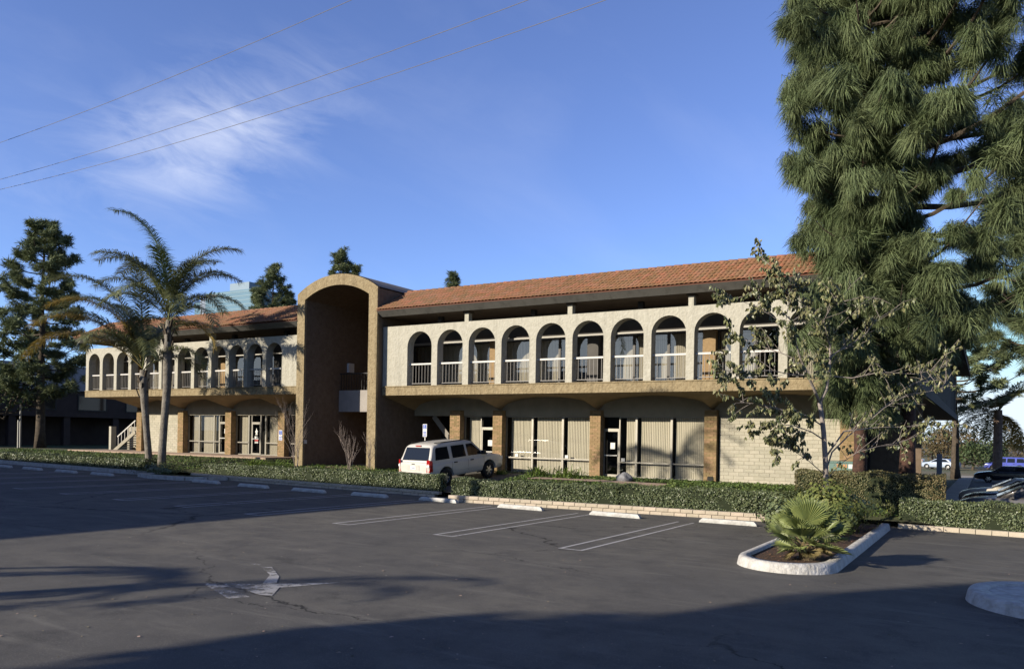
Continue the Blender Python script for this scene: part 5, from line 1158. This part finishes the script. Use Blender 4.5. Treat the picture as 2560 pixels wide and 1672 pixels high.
def sedan_parts(t, pm, R=.32):
    yr, yf = -1.42, 1.36
    st_ = [(-2.42, .70, .42, .86), (-2.38, .82, .34, .95), (-2.15, .89, .28, 1.0), (-1.2, .91, .26, 1.0), (0, .915, .26, .97), (.95, .91, .26, .98), (1.5, .89, .26, .93), (2.0, .84, .28, .85), (2.28, .76, .32, .76), (2.40, .62, .40, .66)]
    me = loft_body(st_, ((yr, R), (yf, R)), .385, .91); me.materials.append(pm); link('body', me, t, True)
    me = cabin(-1.95, 1.15, .95, -1.15, .22, 1.43, .84, .60, .09); me.materials.append(pm); link('cabin', me, t, True)
    lin = MB()
    for y in (yr, yf):
        N = 14
        for s in (-1, 1): lin.add([(s * .58, y + .38 * math.cos(math.pi * i / N), R + .38 * math.sin(math.pi * i / N)) for i in range(N + 1)] + [(s * .58, y - .38, .25), (s * .58, y + .38, .25)], [tuple(range(N + 3))])
    part(t, 'wheel_well', lin, BLK_); place_wheels(t, wheel_mesh(R, .21, .21), (yr, yf), .79, R)
    def sx(z): return .84 - .24 * (z - .95) / .48 + .006
    for s in (1, -1):
        for pts in (((-1.52, 1.0), (-.52, 1.0), (-.52, 1.34), (-1.02, 1.34)), ((-.42, 1.0), (.80, 1.0), (.18, 1.34), (-.42, 1.34))): panel(t, 'side_window', [(s * sx(z), y, z) for y, z in (pts if s > 0 else reversed(pts))], CGL)
        for y in (-.95, .12): part(t, 'door_handle', MB().box(s * .905 - .02, s * .905 + .02, y, y + .16, .83, .86), pm)
        part(t, 'mirror', MB().box(s * .95 - .09, s * .95 + .09, .62, .74, .97, 1.09), pm)
        h = MB(); h.add([(s * .40, 2.345, .60), (s * .66, 2.26, .60), (s * .80, 2.06, .64), (s * .80, 2.02, .775), (s * .68, 2.20, .765), (s * .42, 2.30, .74)], [(0, 1, 4, 5), (1, 2, 3, 4)]); part(t, 'head_lamp', h, CLEARL)
        part(t, 'tail_lamp', MB().box(s * .66 - .16, s * .66 + .16, -2.42, -2.30, .74, .90), REDL)
        for y in (-.47, .92): panel(t, 'door_seam', [(s * .9165, y - .005, .40), (s * .9165, y + .005, .40), (s * .9095, y + .005, .90), (s * .9095, y - .005, .90)], BLK_)
    panel(t, 'windscreen', [(-.72, 1.10, 1.0), (.72, 1.10, 1.0), (.55, .34, 1.375), (-.55, .34, 1.375)], CGL, (0, .03, .012)); panel(t, 'rear_window', [(.68, -1.88, 1.0), (-.68, -1.88, 1.0), (-.54, -1.22, 1.37), (.54, -1.22, 1.37)], CGL, (0, -.012, .016))
    part(t, 'grille', MB().box(-.34, .34, 2.36, 2.42, .50, .64), BLK_); part(t, 'number_plate', MB().box(-.16, .16, 2.405, 2.43, .40, .49), PLATE)
def sedan(label, pm, x, y, head=math.pi / 2, z=None, group='cars parked in the side lot', scale=1.0):
    t = thing('parked_car', label, 'car', (0, 0, 0), group); sedan_parts(t, pm); t.location = (x, y, lotz(x, y) if z is None else z); t.rotation_euler = (0, 0, head); t.scale = (scale,) * 3; return t
NX = -.95
sedan('near dark grey sedan behind the right hedge', paint('charcoal_paint', (.085, .08, .08), .35, .2), NX + 2.42, 2.2)
sedan('black sedan between the dark grey and the champagne cars', paint('black_paint', (.012, .013, .016), .2), NX + 2.5, 6.6)
sedan('champagne coloured sedan third from the hedge', paint('champagne_paint', (.50, .46, .39), .35, .2), NX + 2.3, 10.4)
sedan('far black sedan beside the walkway', paint('black_paint2', (.014, .016, .022), .2), NX + 2.45, 47)
q = suv('parked_car', 'bright blue sport utility vehicle far down the side lot', paint('blue_car_paint', (.06, .08, .36), .3), 'cars parked in the side lot'); q.location = (NX + 3.2, 96, lotz(2, 96)); q.rotation_euler = (0, 0, math.pi / 2)
sedan('pale blue car glimpsed behind the grey post', paint('pale_blue_paint', (.32, .38, .48), .3), -5.5, 92, 1.2)
sedan('white car far off left of the blue vehicle', paint('white_paint2', (.6, .6, .6), .3), -11.5, 120, 1.4)

# ------------------------------------------------------------------ signs, posts, boxes
SIGNB = mat('sign_blue', (.03, .09, .42), .4); SIGNW = mat('sign_white', (.62, .62, .62), .4); GALV = mat('galvanised', (.35, .35, .34), .45, metal=.6)
def sign_plate(t, x, y, z0, w, h):
    """accessible parking plate facing -y turned to the camera side"""
    MB().box(x - w / 2, x + w / 2, y, y + .004, z0, z0 + h).build('sign_plate', SIGNW, t)
    s = w * .8; cz = z0 + h - w * .52; MB().box(x - s / 2, x + s / 2, y - .004, y - .001, cz - s / 2, cz + s / 2).build('symbol_field', SIGNB, t); e = MB()
    N = 18; r0, r1 = s * .25, s * .19; ox, oz = x - s * .02, cz - s * .16; yy = y - .007
    for i in range(N):
        a, b = [math.pi * .62 + math.pi * 1.45 * q_ / N for q_ in (i, i + 1)]; e.quad((ox + r1 * math.cos(a), yy, oz + r1 * math.sin(a)), (ox + r0 * math.cos(a), yy, oz + r0 * math.sin(a)), (ox + r0 * math.cos(b), yy, oz + r0 * math.sin(b)), (ox + r1 * math.cos(b), yy, oz + r1 * math.sin(b)))
    e.add([(x - s * .08 + s * .065 * math.cos(i * .785), yy, cz + s * .38 + s * .065 * math.sin(i * .785)) for i in range(8)], [tuple(range(8))])
    for p, q_ in (((-.07, .3), (-.03, -.02)), ((-.03, -.02), (.2, -.02)), ((.2, -.02), (.3, -.3)), ((-.06, .14), (.16, .14))):
        e.bar((x + s * p[0], yy, cz + s * p[1]), (x + s * q_[0], yy, cz + s * q_[1]), .002, s * .065) if False else e.bar((x + s * p[0], yy, cz + s * p[1]), (x + s * q_[0], yy, cz + s * q_[1]), s * .07, .003)
    e.build('wheelchair_symbol', SIGNW, t)
    for k, (a, b) in enumerate(((.34, .40), (.26, .31), (.14, .20), (.05, .10))): MB().box(x - w * .36, x + w * .36, y - .004, y - .001, z0 + h * a, z0 + h * b).build('sign_lettering', SIGNB, t)
q = on_y(1062, 1075, 1.6); sg = thing('parking_sign', 'blue and white accessible parking sign on a post above the parked car', 'sign', (q.x, 1.64, gz(q.x, 1.6)))
MB().box(q.x - .025, q.x + .025, 1.62, 1.67, gz(q.x, 1.6), 3.02).build('post', GALV, sg); sign_plate(sg, q.x, 1.60, 2.45, .26, .66)
q = on_y(703, 1076, 2.33); s2 = thing('wall_sign', 'blue and white accessible sign plates on the brick pillar left of the tower', 'sign', (-36.5, 2.33, 2.0))
sign_plate(s2, -36.55, 2.325, 2.05, .30, .62)
for u, v0, h, lb in ((45, 1121, 2.2, 'left one of two thin steel posts at the far left'), (50, 1120, 3.4, 'right taller one of two thin steel posts at the far left')):
    q = on_z(u, v0, .95); MB_ = MB().box(q.x - .05, q.x + .05, q.y - .05, q.y + .05, .8, .9 + h); tag(MB_.build('steel_post', GALV), lb, 'post', 'thin steel posts')
GREENB = mat('green_cabinet', (.10, .17, .15), .5, var=.1, scale=2)
a = on_y(2073, 1160, .55); b = on_y(2139, 1160, .55); zt_ = on_y(2105, 1153, .55).z
uc = thing('utility_cabinet', 'green electrical cabinet with orange numbers behind the boxy hedge', 'cabinet', ((a.x + b.x) / 2, .9, .4))
MB().box(a.x, b.x, .55, 1.25, .35, zt_ - .06).build('cabinet_body', GREENB, uc); MB().box(a.x - .03, b.x + .03, .52, 1.28, zt_ - .058, zt_).build('cabinet_lid', GREENB, uc)
def text(s, size, m, parent, loc, rot, name, ext=.004):
    cu = bpy.data.curves.new('t', 'FONT'); cu.body = s; cu.size = size; cu.extrude = ext; cu.align_x = 'CENTER'; cu.align_y = 'CENTER'
    ob = bpy.data.objects.new('t', cu); C.objects.link(ob); me = bpy.data.meshes.new_from_object(ob.evaluated_get(bpy.context.evaluated_depsgraph_get())); bpy.data.objects.remove(ob); me.materials.clear(); me.materials.append(m)
    Mx = Matrix.Translation(loc) @ Euler(rot).to_matrix().to_4x4(); me.transform(Mx); return link(name, me, parent)
text('75192', .16, mat('orange_ink', (.75, .25, .03), .6), uc, Vector(((a.x * .52 + b.x * .48), .546, zt_ - .17)), (R_(90), 0, 0), 'cabinet_number')
MB().box(b.x - .25, b.x - .1, .543, .548, zt_ - .26, zt_ - .1).build('sticker', PAPER, uc)
q = on_y(2348, 1185, 14.0); gzp = lotz(q.x, 14); tag(MB().box(q.x - .12, q.x + .12, 13.9, 14.1, gzp, on_y(2348, 1134, 14.0).z).build('grey_pedestal', mat('pedestal_grey', (.22, .23, .26), .6, var=.05)), 'plain grey utility pedestal at the end of the boxy hedge', 'pedestal')
bm = bmesh.new(); bmesh.ops.create_icosphere(bm, subdivisions=3, radius=.33)
for v in bm.verts: n_ = v.co.normalized(); k_ = 1 + .13 * math.sin(n_.x * 5 + 1) + .1 * math.sin(n_.y * 6 + n_.z * 4) + .05 * math.sin(n_.z * 11 + n_.x * 9); v.co = Vector((v.co.x * k_ * 1.1, v.co.y * k_ * .9, v.co.z * k_ * .78))
for f in bm.faces: f.smooth = True
me = bpy.data.meshes.new('boulder'); bm.to_mesh(me); bm.free(); me.materials.append(mat('grey_rock', (.17, .17, .18), .85, var=.35, scale=4, bump=1.2, bscale=14)); o = link('boulder', me); q = on_y(1562, 1190, .1); o.location = (q.x, .1, gz(q.x, .1) + .13); tag(o, 'rounded grey boulder by the office door path', 'boulder')
q = on_y(1776, 1200, 1.9); fl = thing('flood_light', 'small dark flood light on the ground at the last brick pillar', 'light', (q.x, 1.9, gz(q.x, 1.9))); z = gz(q.x, 1.9)
MB().box(q.x - .02, q.x + .02, 1.88, 1.92, z, z + .14).build('stake', DARKM, fl); MB().add([(q.x - .13, 1.84, z + .12), (q.x + .13, 1.84, z + .12), (q.x + .13, 1.98, z + .16), (q.x - .13, 1.98, z + .16), (q.x - .11, 1.80, z + .26), (q.x + .11, 1.80, z + .26), (q.x + .11, 1.92, z + .29), (q.x - .11, 1.92, z + .29)], [(3, 2, 1, 0), (4, 5, 6, 7), (0, 1, 5, 4), (1, 2, 6, 5), (2, 3, 7, 6), (3, 0, 4, 7)]).build('lamp_head', DARKM, fl)

# small litter and dry leaves on the asphalt
lt = MB()
for i in range(260):
    q = on_z(rnd.uniform(0, 2560), rnd.uniform(1270, 1660), 0); s_ = rnd.uniform(.012, .035); a_ = rnd.uniform(0, 6.28); z_ = lotz(q.x, q.y) + .006
    lt.add([(q.x + s_ * math.cos(a_ + k * 1.57) * (1 if k % 2 else .6), q.y + s_ * math.sin(a_ + k * 1.57) * (1 if k % 2 else .6), z_ + (.008 if k == 0 else 0)) for k in range(4)], [(0, 1, 2, 3)])
tag(lt.build('litter', mat('litter_bits', (.22, .18, .13), .8, island=.7)), 'dry leaf bits and litter specks scattered on the asphalt', 'litter', kind='stuff')

# ------------------------------------------------------------------ overhead wires
WIRE = mat('wire', (.17, .165, .17), .5)
def wire(label, pa, pb, z, sag):
    A = on_z(*pa, z); Bp = on_z(*pb, z); d = Bp - A; pts = []
    for i in range(49):
        f = -1.2 + 3.4 * i / 48; pts.append(A + d * f - Vector((0, 0, sag * (1 - (2 * f - 1) ** 2))))
    tag(MB().tube(pts, .0065, 5).build('overhead_wire', WIRE), label, 'wire', 'overhead wires across the sky')
wire('uppermost of three overhead wires crossing the sky', (0, 357), (880, 0), 11.0, .10)
wire('middle overhead wire crossing the sky', (0, 449), (1280, 16), 10.2, .16)
wire('lowest overhead wire crossing the sky', (0, 474), (1280, 84), 9.9, .18)

# ------------------------------------------------------------------ buildings around
# shaded neighbour at far left
nbz = thing('shaded_building', 'dark two storey building in the shade behind the left pine', 'building', (-78, 15, .9)); XN = -74.0
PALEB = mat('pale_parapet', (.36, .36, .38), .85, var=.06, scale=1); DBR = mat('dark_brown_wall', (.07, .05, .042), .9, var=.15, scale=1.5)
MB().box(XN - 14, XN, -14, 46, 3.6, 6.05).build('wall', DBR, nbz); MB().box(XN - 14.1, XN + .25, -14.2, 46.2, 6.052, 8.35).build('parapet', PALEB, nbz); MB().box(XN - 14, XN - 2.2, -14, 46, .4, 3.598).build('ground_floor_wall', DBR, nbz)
for i in range(13): y = -13.6 + i * 4.9; MB().box(XN - .7, XN - .1, y, y + .6, .4, 3.598).build('column', DBR, nbz)
for i in range(12):
    y = -12.4 + i * 4.9; w_ = MB().box(XN + .002, XN + .05, y, y + 2.9, 4.2, 5.7).build('window', DARKM, nbz); MB().quad((XN + .06, y + .1, 4.3), (XN + .06, y + 2.8, 4.3), (XN + .06, y + 2.8, 5.6), (XN + .06, y + .1, 5.6)).build('pane', CGL, w_)
# far blue glass tower
Cn = up_at(640, 720, 600.0); gt = thing('glass_tower', 'distant blue glass office tower with white letters on top', 'building', (Cn.x, Cn.y, 0)); GLT = mat('tower_glass', (.095, .185, .26), .3, var=.06, scale=.05, metal=.0, spec=.3); GLT2 = mat('tower_band', (.15, .24, .30), .5)
lx = on_y(514, 738, Cn.y).x; ry_ = on_x(712, 735, Cn.x).y
MB().box(lx, Cn.x, Cn.y, ry_, -5, Cn.z).build('tower_body', GLT, gt)
fh = (up_at(640, 730.5, 600.0).z - up_at(640, 741, 600.0).z)
for k_ in range(14): z = Cn.z - 1.2 - fh * 1.02 * k_ * 1.0; MB().box(lx - .1, Cn.x + .12, Cn.y - .15, Cn.y, z - .5, z).build('floor_band', GLT2, gt); MB().box(Cn.x, Cn.x + .12, Cn.y, ry_, z - .5, z).build('floor_band', GLT2, gt)
C2 = up_at(623, 704, 612.0); MB().box(on_y(575, 712, C2.y).x, C2.x, C2.y, ry_ - 4, Cn.z + .01, C2.z).build('penthouse', mat('tower_cap', (.15, .22, .29), .5), gt)
l1 = on_y(501, 740, Cn.y + 6); l2 = on_y(487, 740, Cn.y + 9); zs = on_y(501, 748, Cn.y + 6).z
MB().box(l1.x, lx - .01, Cn.y + 6, ry_ - 8, -5, zs).build('set_back_bay', mat('tower_pale', (.20, .25, .34), .5), gt); MB().box(l2.x, l1.x - .01, Cn.y + 9, ry_ - 9, -5, zs - 1.5).build('set_back_bay', GLT, gt)
ta = on_y(519, 742, Cn.y - .5); tb = on_y(540, 742, Cn.y - .5); text('AECOM', (tb.x - ta.x) * .30, SIGNW, gt, Vector(((ta.x + tb.x) / 2, Cn.y - .5, ta.z)), (R_(90), 0, 0), 'roof_lettering', .2)
# building off to the left whose shadow lies over the bays
nb2 = thing('neighbour_building', 'flat roofed beige block left of the lot that shades the far bays', 'building', (-50, -42, .3))
HB = 8.15; MB().box(-76, -30.1, -62, -24.5, -.5, HB - .5).build('wall', TAN, nb2); MB().box(-76.1, -30.0, -62.1, -24.3, HB - .498, HB).build('parapet', STUCCO, nb2)
for i in range(8):
    y = -60 + i * 4.4
    for z in (1.2, 4.6): w_ = MB().box(-30.09, -30.04, y, y + 2.2, z, z + 1.8).build('window', METAL, nb2); MB().quad((-30.03, y + .1, z + .1), (-30.03, y + 2.1, z + .1), (-30.03, y + 2.1, z + 1.7), (-30.03, y + .1, z + 1.7)).build('pane', CGL, w_)
# low buildings and trees past the side lot
q = up_at(2530, 1120, 230.0); wb_ = thing('carport', 'long low carport with dark roof far across the field', 'carport', (q.x, q.y, lotz(80, 150)))
d_ = CR; n_ = CF
def wbox(t, name, c, along, deep, L_, D_, z0, z1, m):
    V = [Vector((c.x, c.y, 0)) + along * (sx_ * L_ / 2) + deep * (sy_ * D_ / 2) + Vector((0, 0, z)) for z in (z0, z1) for sx_, sy_ in ((-1, -1), (1, -1), (1, 1), (-1, 1))]
    return MB().add(V, [(3, 2, 1, 0), (4, 5, 6, 7), (0, 1, 5, 4), (1, 2, 6, 5), (2, 3, 7, 6), (3, 0, 4, 7)]).build(name, m, t)
g0 = lotz(0, 150) - .1
wbox(wb_, 'roof', q, d_, n_, 60, 12, up_at(2530, 1134, 230.0).z, up_at(2530, 1124, 230.0).z, mat('carport_roof', (.10, .10, .11), .7))
for i in range(13): wbox(wb_, 'post', q + d_ * (-29 + i * 4.8) - n_ * 5, d_, n_, .3, .3, g0 - 2, up_at(2530, 1134.5, 230.0).z, GALV)
wl = thing('field_wall', 'tan wall across the dry field', 'wall', (q.x, q.y, g0)); wbox(wl, 'wall_panel', q - n_ * 22, d_, n_, 120, .4, g0 - 3, up_at(2530, 1152, 208.0).z, mat('tan_wall', (.36, .26, .18), .9, var=.1))
for i, (u, v, Y, H, R, m, lb) in enumerate(((2352, 1186, 120, 5.6, 4.0, TREEB, 'brownish tree seen under the balcony corner'), (2408, 1186, 130, 6.6, 4.6, TREEB, 'rust tinted tree behind the blue vehicle'), (2432, 1182, 112, 3.9, 3.0, TREEG, 'low dark tree left of the date palm'), (2470, 1182, 118, 4.3, 3.2, TREEG, 'low dark tree just behind the date palm'), (2545, 1178, 190, 5.4, 5.0, TREEB, 'pale brown tree at the right edge'), (2330, 1186, 150, 7.0, 5.0, TREEG, 'dark tree furthest left under the balcony'))):
    b_ = up_at(u, v, Y); broadleaf(lb, (b_.x, b_.y, lotz(max(-80, min(80, b_.x)), max(-80, min(150, b_.y))) - .2), H, R, 1500, .42, m, 200 + i, 'trees beyond the side lot', .22)
# dark trees in the back left
for i, (u, v, Y, H, R, lb) in enumerate(((-30, 1120, 62, 9, 4.0, 'dark tree at the left edge behind the hedge'), (250, 1118, 84, 7.5, 3.2, 'dark tree behind the end of the left wing'))):
    b_ = up_at(u, v, Y); broadleaf(lb, (b_.x, b_.y, .9), H, R, 2600, .34, TREEG, 230 + i, 'trees behind the left wing', .25)
# trees behind the photographer that throw the near shade
for i, (x, y, H, R) in enumerate(((-17.3, -50.7, 15.4, 4.7), (-11.3, -55.6, 16.6, 5.4), (-4.4, -60.5, 18, 5.8), (3.0, -66, 19.5, 6.2))):
    broadleaf(('first', 'second', 'third', 'fourth')[i] + ' big shade tree from the left behind the parking lot', (x, y, lotz(x, y)), H, R, 9000, 1.0, TREEG, 260 + i, 'shade trees behind the lot', .4)
def plain_palm(label, x, y, h, nf, seed, L=3.6):
    z = lotz(x, y); t = thing('feather_palm', label, 'palm tree', (x, y, z), 'palms along the left lot edge'); MB().tube([(x, y, z), (x + .1, y, z + h * .5), (x, y, z + h)], [.22, .17, .14], 10).build('trunk', PTRUNK, t)
    for i in range(nf): frond((x, y, z + h), (math.cos(i * 2.4), math.sin(i * 2.4), 0), 1.2 - 1.5 * ((i * .618) % 1), L, 1.9, 36, .6, FRONDG, t, seed + i, w=.03)
plain_palm('palm left of the lot whose trunk shadow streaks the aisle', -19.6, -37.6, 5.2, 10, 800, 3.0)
plain_palm('tall palm left of the lot shading the right wing', -26.4, -21.9, 11.2, 16, 880)
